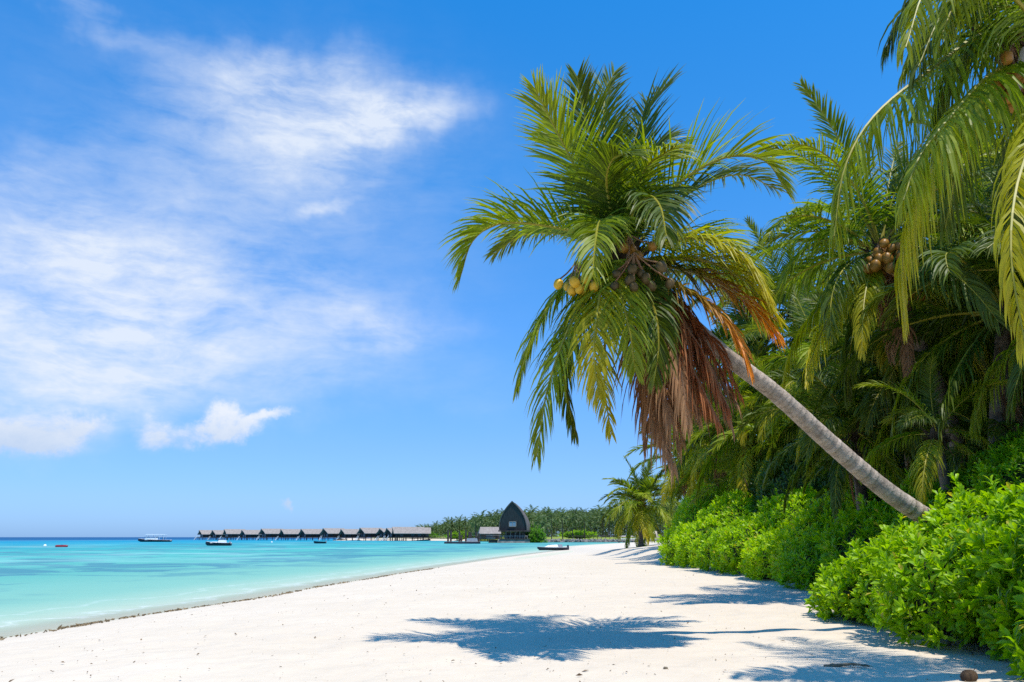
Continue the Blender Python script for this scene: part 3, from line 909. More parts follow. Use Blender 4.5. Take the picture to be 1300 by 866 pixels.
for k, (px, py, Yd, size) in enumerate([(1215, 330, 23, 1.1), (1275, 400, 17, 1.0), (1180, 430, 25, 1.0), (1250, 250, 28, 1.2), (1330, 300, 19, 1.1), (1090, 430, 38, 1.3), (1310, 500, 22, 1.0), (1390, 380, 15, 1.0), (1130, 540, 34, 1.0), (1215, 500, 27, 1.0), (1040, 520, 38, 1.1), (990, 520, 46, 1.1)]):
    c_ = at(px, py, Yd)
    make_palm((c_[0] + rng.normal() * 0.8, c_[1] + 0.8), c_, 'coconut palm deep in the shaded grove behind the hedge', 26, size, 40 + k, 0 if Yd < 24 else 1,
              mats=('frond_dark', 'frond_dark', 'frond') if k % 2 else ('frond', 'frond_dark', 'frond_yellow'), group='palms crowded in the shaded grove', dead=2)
c_ = at(815, 641, 84)
make_palm((c_[0] - 0.3, c_[1]), c_, 'lone bushy palm with yellow lower fronds at the far tip of the beach', 56, 1.3, 77, 1, mats=('frond', 'frond_dark', 'frond_yellow'), dead=0, r=0.2)


for k, (px, py, Yd, size) in enumerate([(930, 600, 34, 0.95), (1010, 560, 27, 0.95), (1075, 540, 22, 0.85), (985, 590, 30, 0.8), (1100, 590, 25, 0.8), (1240, 540, 19, 0.85), (1290, 570, 17, 0.7), (890, 600, 46, 0.9), (1140, 470, 21, 0.9), (1200, 440, 19.5, 0.95), (1290, 470, 19, 0.95), (862, 612, 60, 0.9), (900, 575, 44, 1.0)]):
    c_ = at(px, py, Yd)
    k_ = 1.5 if px < 1060 else 1.0
    c_ = at(px, py, Yd * k_)
    size *= k_ ** 0.8
    c_[0] += 0.02 * Yd + 0.4
    c_[1] += 1.5
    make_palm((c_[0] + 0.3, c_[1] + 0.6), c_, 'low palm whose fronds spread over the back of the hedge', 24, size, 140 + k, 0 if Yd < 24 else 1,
              mats=('frond', 'frond', 'frond_yellow') if px < 1060 else ('frond_dark', 'frond_dark', 'frond'), group='low palms behind the hedge', dead=1)  # brighter fronds paint in sunlight here, dark ones paint in shade


# ------------------------------------------------------------------ shrubs
def leaf_template(seg, fold=True):
    """obovate leaf along +X, unit length"""
    ks = np.linspace(0, 1, seg + 1)
    wd = np.interp(ks, [0, 0.25, 0.55, 0.78, 0.92, 1.0], [0.04, 0.07, 0.125, 0.178, 0.165, 0.05])
    zc = 0.16 * np.sin(ks * 1.9) - 0.20 * ks ** 2
    V, F_ = [], []
    if fold:
        for k, w, z in zip(ks, wd, zc):
            V += [[k, -w, z + 0.25 * w], [k, 0, z], [k, w, z + 0.25 * w]]
        for i in range(seg):
            for j in range(2):
                F_.append([i * 3 + j, i * 3 + j + 1, i * 3 + j + 4, i * 3 + j + 3])
        kk = np.repeat(ks, 3)
    else:
        for k, w, z in zip(ks, wd, zc):
            V += [[k, -w, z], [k, w, z]]
        for i in range(seg):
            F_.append([i * 2, i * 2 + 1, i * 2 + 3, i * 2 + 2])
        kk = np.repeat(ks, 2)
    return np.array(V), np.array(F_), kk


def add_rosettes(mb, C, N, size, per, seg, fold, q, mat=0, att0=None):
    """whorls of leaves at points C facing along N"""
    V, F_, kk = leaf_template(seg, fold)
    n = len(C)
    N = nrm(N)
    A = nrm(np.cross(N, q.normal(size=(n, 3))))
    B = np.cross(N, A)
    for j in range(per):
        az = j * 2.39996 + q.random(n) * 0.7
        inner = j / per
        el = np.radians(24 + 52 * inner + 12 * q.normal(size=n))
        r_ = nrm(A * np.cos(az)[:, None] + B * np.sin(az)[:, None])
        d = nrm(r_ * np.cos(el)[:, None] + N * np.sin(el)[:, None])
        w = nrm(np.cross(N, r_) + 0.3 * q.normal(size=(n, 3)))
        w = nrm(w - d * (w * d).sum(1)[:, None])
        u = np.cross(d, w)
        sz = size * (0.7 + 0.45 * q.random(n)) * (1.0 - 0.25 * inner)
        st = C - N * (size * 0.35 * (1 - inner))[..., None] if np.ndim(size) else C - N * size * 0.35 * (1 - inner)
        W = st[:, None] + sz[:, None, None] * (V[None, :, :1] * d[:, None] + V[None, :, 1:2] * w[:, None] + V[None, :, 2:] * u[:, None])
        f_ = (np.arange(n) * len(V))[:, None, None] + F_[None]
        at_ = np.zeros((n, len(V), 3))
        at_[..., 0] = 0 if att0 is None else att0[:, None]
        at_[..., 1] = np.clip(0.25 + 0.5 * inner + 0.28 * q.normal(size=n), 0, 1)[:, None]
        at_[..., 2] = kk[None]
        mb.add(W.reshape(-1, 3), f_.reshape(-1, 4), mat, at_.reshape(-1, 3))


def fib(n, q):
    i = np.arange(n) + 0.5
    ph = np.arccos(1 - 2 * i / n)
    th = math.pi * (1 + 5 ** 0.5) * i
    v = np.stack([np.cos(th) * np.sin(ph), np.sin(th) * np.sin(ph), np.cos(ph)], 1)
    return nrm(v + q.normal(size=(n, 3)) * 0.6 / math.sqrt(n))


def make_shrub(lobes, label, size=0.19, space=0.16, per=13, seg=4, fold=True, seed=0, mat='shrub', name='shrub', group=None, cat='shrub', core='shrub_core', rough=0.16, stems=10):
    """lobes: (x, y, z, rx, ry, rz) ellipsoids in the place; the leaves cover their outside"""
    q = np.random.default_rng(seed)
    lobes = np.array(lobes, float)
    base = np.array([lobes[:, 0].mean(), lobes[:, 1].mean(), 0.0])
    base[2] = gz(base[0], base[1])
    t_ = thing(name, base, label, cat, group)
    leaf, cr = MB(), MB()
    for li, lo in enumerate(lobes):
        c, r = lo[:3], lo[3:]
        area = 4 * math.pi * ((r[0] * r[1]) ** 1.6 / 3 + (r[0] * r[2]) ** 1.6 / 3 + (r[1] * r[2]) ** 1.6 / 3) ** (1 / 1.6)
        v = fib(max(12, int(area / space ** 2)), q)
        bump = 1 + rough * 1.5 * (vnoise(v * 2.2 * r.mean() ** 0.5 + seed + li * 3.3) - 0.5) + rough * 1.2 * (vnoise(v * 5.5 * r.mean() ** 0.7 + seed) - 0.5)
        p = c + v * r * bump[:, None]
        n_ = nrm(v / r)
        ok = (p[:, 2] > ground(p[:, 0], p[:, 1]) + 0.02) & (n_[:, 2] > -0.75)
        for lj, l2 in enumerate(lobes):
            if lj != li:
                ok &= (((p - l2[:3]) / l2[3:]) ** 2).sum(1) > 0.80
        # the far side of a lobe, turned away from the beach, is thinned out
        p, n_ = p[ok], n_[ok]
        nn = nrm(n_ + np.array([0, 0, 0.8]) + 0.38 * q.normal(size=n_.shape))
        add_rosettes(leaf, p - base, nn, size, per, seg, fold, q)
        sh = q.random(len(p)) < 0.06
        if sh.any():
            sd_ = nrm(nn[sh] + np.array([0, 0, 0.7]))
            for h_ in (0.35, 0.8, 1.2):
                add_rosettes(leaf, p[sh] - base + sd_ * (size * h_), sd_, size * (0.95 - 0.15 * h_), max(4, per // 2), seg, fold, q)
        inn = p - n_ * size * 1.15 + q.normal(size=p.shape) * 0.03
        pick = q.random(len(p)) < 0.3
        add_rosettes(leaf, inn[pick] - base, nrm(nn[pick] + q.normal(size=nn[pick].shape) * 0.5), size, max(5, per // 2), max(2, seg // 2), False, q)
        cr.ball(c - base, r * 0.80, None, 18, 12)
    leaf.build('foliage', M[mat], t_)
    o = cr.build('shade_core', M[core], t_, smooth=True)  # added dark cores block light and stand in for shade among the leaves
    st = MB()
    for i in range(stems):
        lo = lobes[q.integers(len(lobes))]
        p0 = np.array([lo[0] + 0.4 * lo[3] * q.normal(), lo[1] + 0.4 * lo[4] * q.normal(), 0])
        p0[2] = gz(p0[0], p0[1]) - 0.05
        p2 = lo[:3] + nrm(q.normal(size=3)) * lo[3:] * 0.93
        p2[2] = max(p2[2], p0[2] + 0.2)
        st.tube(spline([p0, (p0 + p2) / 2 + [0, 0, 0.2], p2], 8) - base, np.linspace(0.03, 0.012, 8), 5)
    st.build('stem', M['twig'], t_, smooth=True)
    return t_


# near the camera, along the foot of the sand
make_shrub([(7.55, 9.50, 0.85, 1.55, 1.6, 1.10), (8.25, 11.10, 1.05, 1.7, 1.7, 1.15), (6.95, 8.5, 0.45, 1.3, 1.5, 0.9), (6.65, 7.4, 0.4, 1.0, 1.2, 0.75)],
           'tall bright green shrub nearest the camera, filling the corner beside the sand', 0.235, 0.19, 13, 4, True, 1, rough=0.4)
make_shrub([(7.05, 12.20, 0.75, 1.3, 1.5, 0.95), (6.90, 10.70, 0.5, 0.95, 1.1, 0.7), (7.90, 13.00, 1.2, 1.3, 1.3, 0.9)],
           'bright green shrub with glossy leaf whorls below the foot of the leaning trunk', 0.225, 0.185, 13, 4, True, 2, rough=0.42)
make_shrub([(7.20, 14.40, 0.5, 1.15, 1.4, 0.85), (6.65, 15.40, 0.35, 0.75, 1.2, 0.6), (8.25, 15.00, 0.9, 1.2, 1.4, 0.85)],
           'low rounded shrub whose point sticks out furthest onto the sand before the shaded gap', 0.21, 0.175, 12, 4, True, 3, rough=0.38)
make_shrub([(10.6, 15.2, 2.0, 1.6, 1.4, 1.5), (11.4, 13.4, 2.0, 1.6, 1.6, 1.6)],
           'shrub behind the near bushes where the leaning trunk comes up', 0.19, 0.18, 11, 3, True, 4, 'shrub')
make_shrub([(10.0, 21.5, 0.9, 1.6, 2.2, 1.3), (9.6, 24.5, 0.6, 1.3, 2.0, 0.9), (11.2, 20.0, 1.3, 1.7, 2.0, 1.5)],
           'dark shaded shrub in the bay of the hedge under the leaning trunk', 0.25, 0.21, 11, 3, False, 5, 'shrub', rough=0.36)
make_shrub([(10.4, 27.0, 0.9, 1.6, 2.0, 1.35), (9.7, 29.5, 0.6, 1.2, 1.8, 1.0), (11.8, 26.0, 1.6, 1.9, 2.0, 1.5)],
           'shrub half in palm shade where the hedge bends back to the trees', 0.26, 0.22, 11, 3, False, 6, 'shrub', rough=0.28)
make_shrub([(10.2, 33.5, 0.9, 1.6, 2.3, 1.3), (9.8, 36.5, 0.8, 1.3, 2.0, 1.1), (11.8, 33.0, 1.6, 1.8, 2.3, 1.5)],
           'sunlit light green shrub in the middle of the far hedge', 0.28, 0.24, 11, 3, False, 7, rough=0.28)
make_shrub([(10.3, 41.5, 0.9, 1.7, 2.4, 1.4), (9.9, 45.0, 0.8, 1.5, 2.2, 1.2), (12.0, 42.5, 1.8, 2.0, 2.6, 1.7)],
           'rounded light green shrub at the far tip of the hedge by the sand', 0.30, 0.26, 10, 3, False, 8, rough=0.28)
make_shrub([(13.0, 53, 1.8, 2.4, 3.0, 1.9), (14.2, 56, 2.6, 2.6, 3.0, 2.3)],
           'paler bush rising behind the hedge tip, next to the lone palm', 0.34, 0.34, 9, 2, False, 9)
make_shrub([(17.0, 66, 2.4, 3.0, 3.0, 2.6), (19.5, 68, 3.6, 3.2, 3.0, 3.4), (16.2, 60, 2.4, 2.4, 2.8, 2.6)],
           'broad pale green bush further back under the distant palms', 0.38, 0.40, 9, 2, False, 10)
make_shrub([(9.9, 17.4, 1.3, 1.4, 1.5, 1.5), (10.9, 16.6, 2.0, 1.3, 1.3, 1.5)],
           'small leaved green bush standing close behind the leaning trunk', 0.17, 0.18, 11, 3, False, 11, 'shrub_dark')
make_shrub([(12.6, 15.2, 2.0, 1.7, 1.6, 1.7), (13.6, 17.4, 2.4, 2.0, 1.8, 2.0)],
           'dark bush in the grove over the tallest near shrub', 0.2, 0.22, 10, 3, False, 12, 'shrub')
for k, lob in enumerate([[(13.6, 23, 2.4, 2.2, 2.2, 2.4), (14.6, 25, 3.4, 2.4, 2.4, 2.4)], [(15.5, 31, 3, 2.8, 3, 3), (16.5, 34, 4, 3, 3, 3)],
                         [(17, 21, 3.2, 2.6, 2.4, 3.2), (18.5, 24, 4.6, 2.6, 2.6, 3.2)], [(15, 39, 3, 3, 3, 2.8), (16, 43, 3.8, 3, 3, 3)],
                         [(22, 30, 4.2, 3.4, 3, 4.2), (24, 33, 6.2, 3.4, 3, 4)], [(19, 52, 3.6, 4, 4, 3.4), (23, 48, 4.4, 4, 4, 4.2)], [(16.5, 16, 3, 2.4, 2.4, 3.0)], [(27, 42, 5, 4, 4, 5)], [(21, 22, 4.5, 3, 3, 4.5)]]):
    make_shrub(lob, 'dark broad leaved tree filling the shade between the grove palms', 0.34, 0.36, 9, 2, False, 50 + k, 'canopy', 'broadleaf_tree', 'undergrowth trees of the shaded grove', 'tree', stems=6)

# ------------------------------------------------------------------ far island
def island_pt(px, Yd):
    return np.array([(px - 650) / F * Yd * (1.0 / (cp + 0.249 * sp)) , Yd])


front = [island_pt(*q) for q in ((470, 520), (560, 470), (618, 410), (640, 318), (690, 326), (790, 330), (840, 316), (960, 300), (1500, 300))]
back = [island_pt(*q) for q in ((500, 640), (600, 800), (700, 900), (760, 900), (820, 900), (880, 900), (960, 900), (1100, 900), (1900, 900))]
b = MB()
rows = []
for k, zt in ((0.0, WL - 0.6), (0.012, 0.25), (0.05, 0.9), (0.14, 1.9), (1.0, 2.4)):
    rows.append(np.array([[*(np.array(p) * (1 - k) + np.array(q) * k), zt] for p, q in zip(front, back)]))
V = []
for r_ in rows:
    V.append(spline(r_, 60))
V = np.array(V)
i = np.arange(4)[:, None] * 60 + np.arange(59)[None]
b.add(V.reshape(-1, 3), np.stack([i, i + 1, i + 61, i + 60], -1).reshape(-1, 4))
tag(b.build('island_ground', M['grass'], smooth=True), 'low grassy ground of the far island', None, None, 'structure')
# strip of white sand before the wooded part
b = MB()
e0 = spline([[*island_pt(p, d), 0] for p, d in ((425, 500), (470, 500), (520, 480), (575, 450), (606, 410))], 40)
b.add(np.vstack([e0 + [0, -6, WL + 0.05], e0 + [0, 8, 0.75], e0 + [0, 30, 0.80]]), [[q * 40 + j, q * 40 + j + 1, q * 40 + j + 41, q * 40 + j + 40] for q in range(2) for j in range(39)], 0)
tag(b.build('far_beach', M['sand'], smooth=True), 'thin strip of white sand below the far wooded shore', None, None, 'structure')


def far_palm_mesh(seed):
    q = np.random.default_rng(seed)
    cr = MB()
    az = 0
    for i in range(17):
        az += 2.4
        e0 = R(80 - 125 * i / 17)
        P = arc(e0, R(70), 4.2, 7)
        rot = np.array([[math.cos(az), math.sin(az), 0], [-math.sin(az), math.cos(az), 0], [0, 0, 1]])
        frond_geo(cr, P @ rot, 0.95, 13, 0.13, 0.4, 10, seed * 50 + i, 0, 0.15, K=2, r0=0.05, mats=(0, 0))
    return cr.mesh('crown', M['frond_far'])


M['frond_far'] = leaf_mat('distant_palm_leaf', [(0.0, (0.06, 0.10, 0.036)), (0.5, (0.12, 0.175, 0.05)), (1.0, (0.21, 0.27, 0.08))], None, trans=0.3, rough=0.5, var=0.2)
M['wood_far'] = leaf_mat('distant_wood_leaf', [(0.0, (0.045, 0.08, 0.03)), (0.5, (0.095, 0.145, 0.045)), (1.0, (0.18, 0.235, 0.07))], None, trans=0.2, rough=0.6, var=0.2)
FP = [far_palm_mesh(k) for k in range(4)]
tm = MB()
tm.tube([[0, 0, 0], [0.15, 0, 0.5], [0, 0, 1.0]], [0.24, 0.18, 0.14], 6)
FT = tm.mesh('trunk', M['trunk_shade'])
top_line = lambda px: np.interp(px, [525, 545, 570, 600, 630, 665, 700, 740, 790, 860, 960], [672, 667, 662, 657, 652, 650, 650, 648, 645, 640, 632])
for k in range(132):
    px = 528 + 345 * ((k * 0.61803) % 1.0)
    Yd = (500 if px < 600 else 380) + 130 * rng.random()
    g_ = island_pt(px, Yd)
    zt = at(px, top_line(px) + rng.normal() * 2.6 + (2 if k % 3 else 8), Yd)[2]
    h_ = max(5.0, zt - 1.0 - 1.5)
    t_ = thing('coconut_palm', (g_[0], g_[1], 0.9), 'small dark palm in the tree line along the far island', 'palm tree', 'palms of the far island tree line')
    o = place('trunk', FT, t_, (0, 0, 0), (0, 0, rng.random() * 6), (1, 1, h_))
    place('crown', FP[k % 4], t_, (0, 0, h_), (0.1 * rng.normal(), 0.1 * rng.normal(), rng.random() * 6.28), 0.85 + 0.7 * rng.random())
# paler palms close to the arched hall
for k, (px, py, Yd) in enumerate([(684, 662, 318), (700, 657, 330), (714, 656, 334), (727, 660, 338), (742, 662, 340), (690, 666, 312)]):
    p_ = at(px, py, Yd)
    t_ = thing('coconut_palm', (p_[0], p_[1], 0.6), 'pale palm standing between the arched hall and the lawn', 'palm tree', 'pale palms beside the arched hall')
    place('trunk', FT, t_, (0, 0, 0), (0, 0, k), (1, 1, p_[2] - 0.6))
    place('crown', FP[k % 4], t_, (0, 0, p_[2] - 0.6), (0, 0, k * 1.3), 1.05)
# the wood behind and below them, one mass
b = MB()
q = np.random.default_rng(5)
n = 15000
px = 524 + 440 * q.random(n)
Yd = np.where(px < 600, 520, 400) + 140 * q.random(n)
g_ = np.stack([(px - 650) / F * Yd / (cp + 0.249 * sp), Yd], 1)
tz = np.array([at(a_, top_line(a_) + 4, y_)[2] for a_, y_ in zip(px, Yd)])
tz = tz * (0.86 + 0.28 * vnoise(np.stack([px * 0.11, Yd * 0.02, 0 * px], 1)))
C = np.stack([g_[:, 0], g_[:, 1], 0.8 + (tz - 0.8) * q.random(n) ** 0.6], 1)
add_rosettes(b, C, nrm(q.normal(size=(n, 3)) + [0, -0.3, 0.9]), 1.9, 5, 2, False, q)
tag(b.build('woodland', M['wood_far']), 'dense green woodland covering the far island', 'woodland', None, 'stuff')
# low bright shrubs along the far shore
for k, (px, py, w_, h_, Yd) in enumerate([(678, 682, 22, 13, 300), (655, 684, 10, 8, 302), (536, 681, 30, 6, 500), (735, 680, 34, 6, 345), (585, 681, 26, 6, 440)]):
    p_ = at(px, py, Yd)
    s_ = Yd / F
    make_shrub([(p_[0] + dx * w_ * s_, p_[1] + dx * 3, p_[2], w_ * s_ * 0.36, 2.0, h_ * s_ * (0.6 + 0.25 * math.cos(dx * 5))) for dx in (-0.3, 0, 0.28)],
               ['bright green bush at the foot of the arched hall', 'small bush in front of the arched hall deck', 'low bright shrubs under the wood beside the last villa', 'pale shrubs on the lawn under the far wood', 'green bushes beside the small thatched house'][k],
               0.75, 0.6, 8, 2, False, 90 + k, 'shrub_dark' if k in (0, 2) else 'shrub', stems=3, rough=0.7)

# sea wall, lawn edge and walkway
b = MB()
wl = [island_pt(p, d) for p, d in ((672, 300), (692, 318), (740, 324), (792, 326), (842, 312))]
L_ = spline([[*p, 0] for p in wl], 120)
q = np.random.default_rng(8)
for p in L_:
    for lv in range(2):
        c_ = p + [q.normal() * 0.3, -0.5 * (2 - lv) + 0.3 * q.normal(), WL + 0.15 + 0.5 * lv]
        b.ball(c_, np.array([0.85, 0.7, 0.42]) * (0.8 + 0.4 * q.random()), nrm(q.normal(size=3)), 6, 4)
tag(b.build('sea_wall', M['rock']), 'low grey boulder sea wall below the island lawn', 'sea wall')


def stilts(parent, pts, z0, z1, r=0.14, mat='timber', name='stilt'):
    for x_, y_ in pts:
        m = MB()
        m.tube([[x_, y_, z0], [x_, y_, z1]], r, 6)
        m.build(name, M[mat], parent)


# ------------------------------------------------------------------ water villas
def make_villa(loc, rz, label, w=9.0, l=13.0, h=6.9, group='thatched water villas in a row', long=1.0):
    """w across the gable, l along the ridge (local +X is the ridge)"""
    t_ = thing('water_villa', loc, label, 'villa', group, rz)
    l *= long
    fl = 1.7
    m = MB()
    m.box((0, 0, fl), (l + 1.5, w + 1.5, 0.3))
    m.box((-l * 0.5 - 1.8, -1.0, fl - 0.05), (3.4, w * 0.7, 0.22))
    m.build('deck', M['timber'], t_)
    m = MB()
    m.box((0, 0, fl + 1.35), (l - 1.5, w - 2, 2.4))
    wl_ = m.build('wall', M['timber'], t_)
    for yy in (-0.9, 1.1):
        m = MB()
        m.box((-l / 2 + 0.73, yy * 1.6, fl + 1.25), (0.08, 1.7, 2.0))
        m.build('window', M['glass'], wl_)
    for xx in (-0.28, 0.1, 0.34):
        m = MB()
        m.box((xx * l, -w / 2 + 0.98, fl + 1.3), (1.7, 0.08, 1.5))
        m.build('window', M['glass'], wl_)
    # gabled thatch with overhang, thick at the eaves
    e, ez, tz = w / 2 + 0.7, fl + 2.1, h
    x0, x1 = -l / 2 - 0.9, l / 2 + 0.5
    V, F_ = [], []
    xs = np.linspace(x0, x1, 9)
    prof = [(-e, ez), (-e * 0.52, ez + (tz - ez) * 0.44), (-0.12, tz), (0.12, tz), (e * 0.52, ez + (tz - ez) * 0.44), (e, ez), (e - 0.1, ez - 0.28), (e * 0.5, ez + (tz - ez) * 0.38), (0, tz - 0.45), (-e * 0.5, ez + (tz - ez) * 0.38), (-e + 0.1, ez - 0.28)]
    k_ = len(prof)
    for i_, x_ in enumerate(xs):
        for (y_, z_) in prof:
            V.append([x_ - (0.7 if i_ == 0 and z_ > tz - 0.6 else 0), y_, z_])
    for i_ in range(8):
        for j_ in range(k_):
            F_.append([i_ * k_ + j_, i_ * k_ + (j_ + 1) % k_, (i_ + 1) * k_ + (j_ + 1) % k_, (i_ + 1) * k_ + j_])
    for o_ in (0, 8 * k_):
        for j_ in range(5):
            a0, a1, b0, b1 = j_, j_ + 1, (10 - j_) if j_ < 5 else 5, 10 - j_ - 1
            F_.append([o_ + a0, o_ + a1, o_ + max(b1, 5), o_ + b0])
    m = MB()
    m.add(V, F_)
    m.build('roof', M['thatch'], t_)
    # dark boarded gable set back under the eaves
    for x_ in (-l / 2 + 0.2, l / 2 - 0.4):
        m = MB()
        m.add([[x_, -e * 0.82, ez - 0.1], [x_, e * 0.82, ez - 0.1], [x_, 0, tz - 0.7]], [[0, 1, 2, -1]])
        m.build('gable', M['timber'], t_)
    stilts(t_, [(x_ * l * 0.45, y_ * w * 0.45) for x_ in (-1, -0.33, 0.33, 1) for y_ in (-1, 1)], -1.6, fl - 0.1, 0.16)
    m = MB()
    for i_ in range(6):
        m.box((-l / 2 - 3.6 - 0.35 * i_, -2.2, fl - 0.25 - 0.28 * i_), (0.4, 1.3, 0.1))
    for s_ in (-1, 1):
        m.tube([[-l / 2 - 3.4, -2.2 + s_ * 0.7, fl + 0.9], [-l / 2 - 5.6, -2.2 + s_ * 0.7, -0.6]], 0.07, 5)
    m.build('steps', M['white'], t_)
    return t_


def copy_tree(o, parent=None):
    c_ = o.copy()
    col.objects.link(c_)
    if parent is not None:
        c_.parent = parent
    for ch in [x_ for x_ in col.objects if x_.parent == o]:
        copy_tree(ch, c_)
    return c_


vx = [258, 274, 290, 313, 338, 364, 389, 416, 439.5, 463.5, 488.5]
vd = [600, 585, 565, 545, 530, 520, 510, 500, 490, 482, 474]
proto = None
names = ['second', 'third', 'fourth', 'fifth', 'sixth', 'seventh', 'eighth', 'ninth', 'tenth', 'eleventh']
for k, (x_, d_) in enumerate(zip(vx, vd)):
    p_ = island_pt(x_ + 8, d_)
    loc = (p_[0], p_[1], WL + 0.2)
    lab = 'thatched water villa at the open sea end of the row' if k == 0 else 'thatched water villa on stilts, %s in the row counting from the open sea end' % names[k - 1]
    if proto is None:
        proto = make_villa(loc, R(38), lab)
    else:
        o = copy_tree(proto)
        o.location = loc
        o['label'] = lab
        o.rotation_euler.z = R(38 + 5 * math.sin(k * 2.1))
        o.scale = (1 + 0.04 * math.sin(k * 5.3), 1, 1 + 0.05 * math.sin(k * 3.7))
p_ = island_pt(503, 466)
make_villa((p_[0], p_[1], WL + 0.2), R(36), 'thatched villa with a small roof squeezed beside the long double roofed hall', long=0.75)
p_ = island_pt(519, 456)
make_villa((p_[0], p_[1], WL + 0.2), R(14), 'long thatched water hall with the widest roof at the land end of the row', w=9.5, h=7.4, long=1.25)
p_ = island_pt(534, 466)
make_villa((p_[0], p_[1], WL + 0.2), R(8), 'thatched hall closest to the wooded shore, end of the villa row', w=9.5, h=7.2, long=0.8)

# walkway behind the villas, on to the shore
jt = [island_pt(p, d + 14) for p, d in ((250, 612), (340, 542), (440, 502), (500, 478), (545, 462), (600, 420), (632, 330))]
L_ = spline([[*p, 0] for p in jt], 70)
wk = thing('walkway', (L_[0][0], L_[0][1], WL), 'long timber walkway on piles joining the villas to the shore', 'walkway')
off = np.array(wk.location)
m = MB()
T = nrm(np.gradient(L_, axis=0))
S_ = np.stack([-T[:, 1], T[:, 0], 0 * T[:, 0]], 1)
for q0, q1, zt in ((-1.1, 1.1, 1.2),):
    V = np.concatenate([L_ + S_ * q0 + [0, 0, zt], L_ + S_ * q1 + [0, 0, zt], L_ + S_ * q1 + [0, 0, zt - 0.25], L_ + S_ * q0 + [0, 0, zt - 0.25]])
    F_ = [[a_ * 70 + j, b_ * 70 + j, b_ * 70 + j + 1, a_ * 70 + j + 1] for a_, b_ in ((0, 1), (1, 2), (2, 3), (3, 0)) for j in range(69)]
    m.add(V - off, F_)
m.build('deck', M['timber_light'], wk)
for j in range(0, 70, 2):
    m = MB()
    for s_ in (-1, 1):
        c_ = L_[j] + S_[j] * s_ - off
        m.tube([[c_[0], c_[1], -1.2], [c_[0], c_[1], 2.2]], 0.13, 5)
    m.build('pile', M['timber'], wk)
for s_ in (-1, 1):
    m = MB()
    m.tube(L_ + S_ * s_ + [0, 0, 2.15] - off, 0.06, 5)
    m.build('handrail', M['timber_light'], wk)

# ------------------------------------------------------------------ the arched hall
Ya = 292
s_ = Ya / F * 1.0
ab = island_pt(651.5, Ya)
hall = thing('arched_hall', (ab[0], ab[1], WL), 'tall dark shingled hall shaped like an upturned boat with a pointed arch front', 'hall', None, R(-11))
zb = 4.4
za = at(652, 637.5, Ya)[2] - WL
hw = 17.0 * s_


def arch(hw_, z0, z1, n=15):
    """pointed arch outline in (x, z): left foot to apex to right foot"""
    ks = np.linspace(0, 1, n)
    x_ = hw_ * (1 - ks ** 2.1)
    z_ = z0 + (z1 - z0) * ks ** 0.92
    left = np.stack([-x_, z_], 1)
    return np.vstack([left, left[::-1][1:] * [-1, 1]])


dep = 13.0
A0, A1 = arch(hw, zb, za), arch(hw - 0.25, zb, za - 0.4)
m = MB()
ys = [-0.5, 0.0, dep * 0.35, dep * 0.7, dep]
sc_ = [1.04, 1.0, 0.98, 0.93, 0.84]
k_ = len(A0)
V = []
for y_, c_ in zip(ys, sc_):
    V += [[x_ * c_, y_ - (1.6 * max(0, (z_ - zb) / (za - zb)) if y_ < 0.1 else 0), zb + (z_ - zb) * c_] for x_, z_ in A0]
    V += [[x_ * c_, y_ - (1.6 * max(0, (z_ - zb) / (za - zb)) if y_ < 0.1 else 0), zb + (z_ - zb) * c_] for x_, z_ in A1]
F_ = []
for i_ in range(4):
    for s2 in (0, k_):
        for j in range(k_ - 1):
            a_ = i_ * 2 * k_ + s2 + j
            F_.append([a_, a_ + 1, a_ + 1 + 2 * k_, a_ + 2 * k_])
for e_ in (0, 4 * 2 * k_):
    for j in range(k_ - 1):
        F_.append([e_ + j, e_ + j + 1, e_ + k_ + j + 1, e_ + k_ + j])
m.add(V, F_)
m.build('roof', M['shell'], hall)
for y_ in (-0.35, dep * 0.85):
    V = [[x_ * (0.98 if y_ < 0 else 0.85), y_ - (1.5 * max(0, (z_ - zb) / (za - zb)) if y_ < 0 else 0), zb + (z_ - zb) * (1 if y_ < 0 else 0.86)] for x_, z_ in A1] + [[0, y_, zb]]
    m = MB()
    m.add(V, [[j, j + 1, k_, -1] for j in range(k_ - 1)])
    m.build('facade', M['thatch_dark'], hall)
w_ = MB()
for x_, z_, sx, sz in ((0, zb + 3.0, 2.6, 0.16), (0, zb + 1.35, 2.6, 0.16), (-1.25, zb + 2.2, 0.16, 1.7), (1.25, zb + 2.2, 0.16, 1.7), (0, zb + 2.2, 0.12, 1.7)):
    w_.box((x_, -1.15, z_), (sx, 0.18, sz))
fr_ = w_.build('window', M['timber_light'], hall)
w_ = MB()
w_.box((0, -1.10, zb + 2.2), (2.35, 0.06, 1.5))
w_.build('pane', plain('sky_lit_glass', (0.13, 0.19, 0.25), (0.22, 0.30, 0.36), 0.15, 1), fr_)  # pale light of the sky painted into the pane colour
m = MB()
m.box((0, dep * 0.4, zb - 0.25), (hw * 2.05, dep * 1.15, 0.4))
m.box((0.5, dep * 0.32, 1.35), (hw * 1.9, dep * 1.25, 0.3))
m.build('deck', M['timber'], hall)
for x_ in np.linspace(-hw * 0.85, hw * 0.85, 6):
    for y_ in (-0.5, dep * 0.5):
        m = MB()
        m.tube([[x_, y_, 1.2], [x_, y_, zb - 0.3]], 0.13, 6)
        m.build('post', M['timber_light'] if y_ < 0 and abs(x_) < hw * 0.6 else M['timber'], hall)
m = MB()
m.box((0.3, dep * 0.3, 2.6), (hw * 1.2, dep * 0.6, 2.2))
m.build('lower_room', M['timber'], hall)
m = MB()
for z_ in (2.1, 2.5):
    m.tube([[-hw * 0.95, -1.6, z_], [hw * 1.1, -1.6, z_]], 0.06, 5)
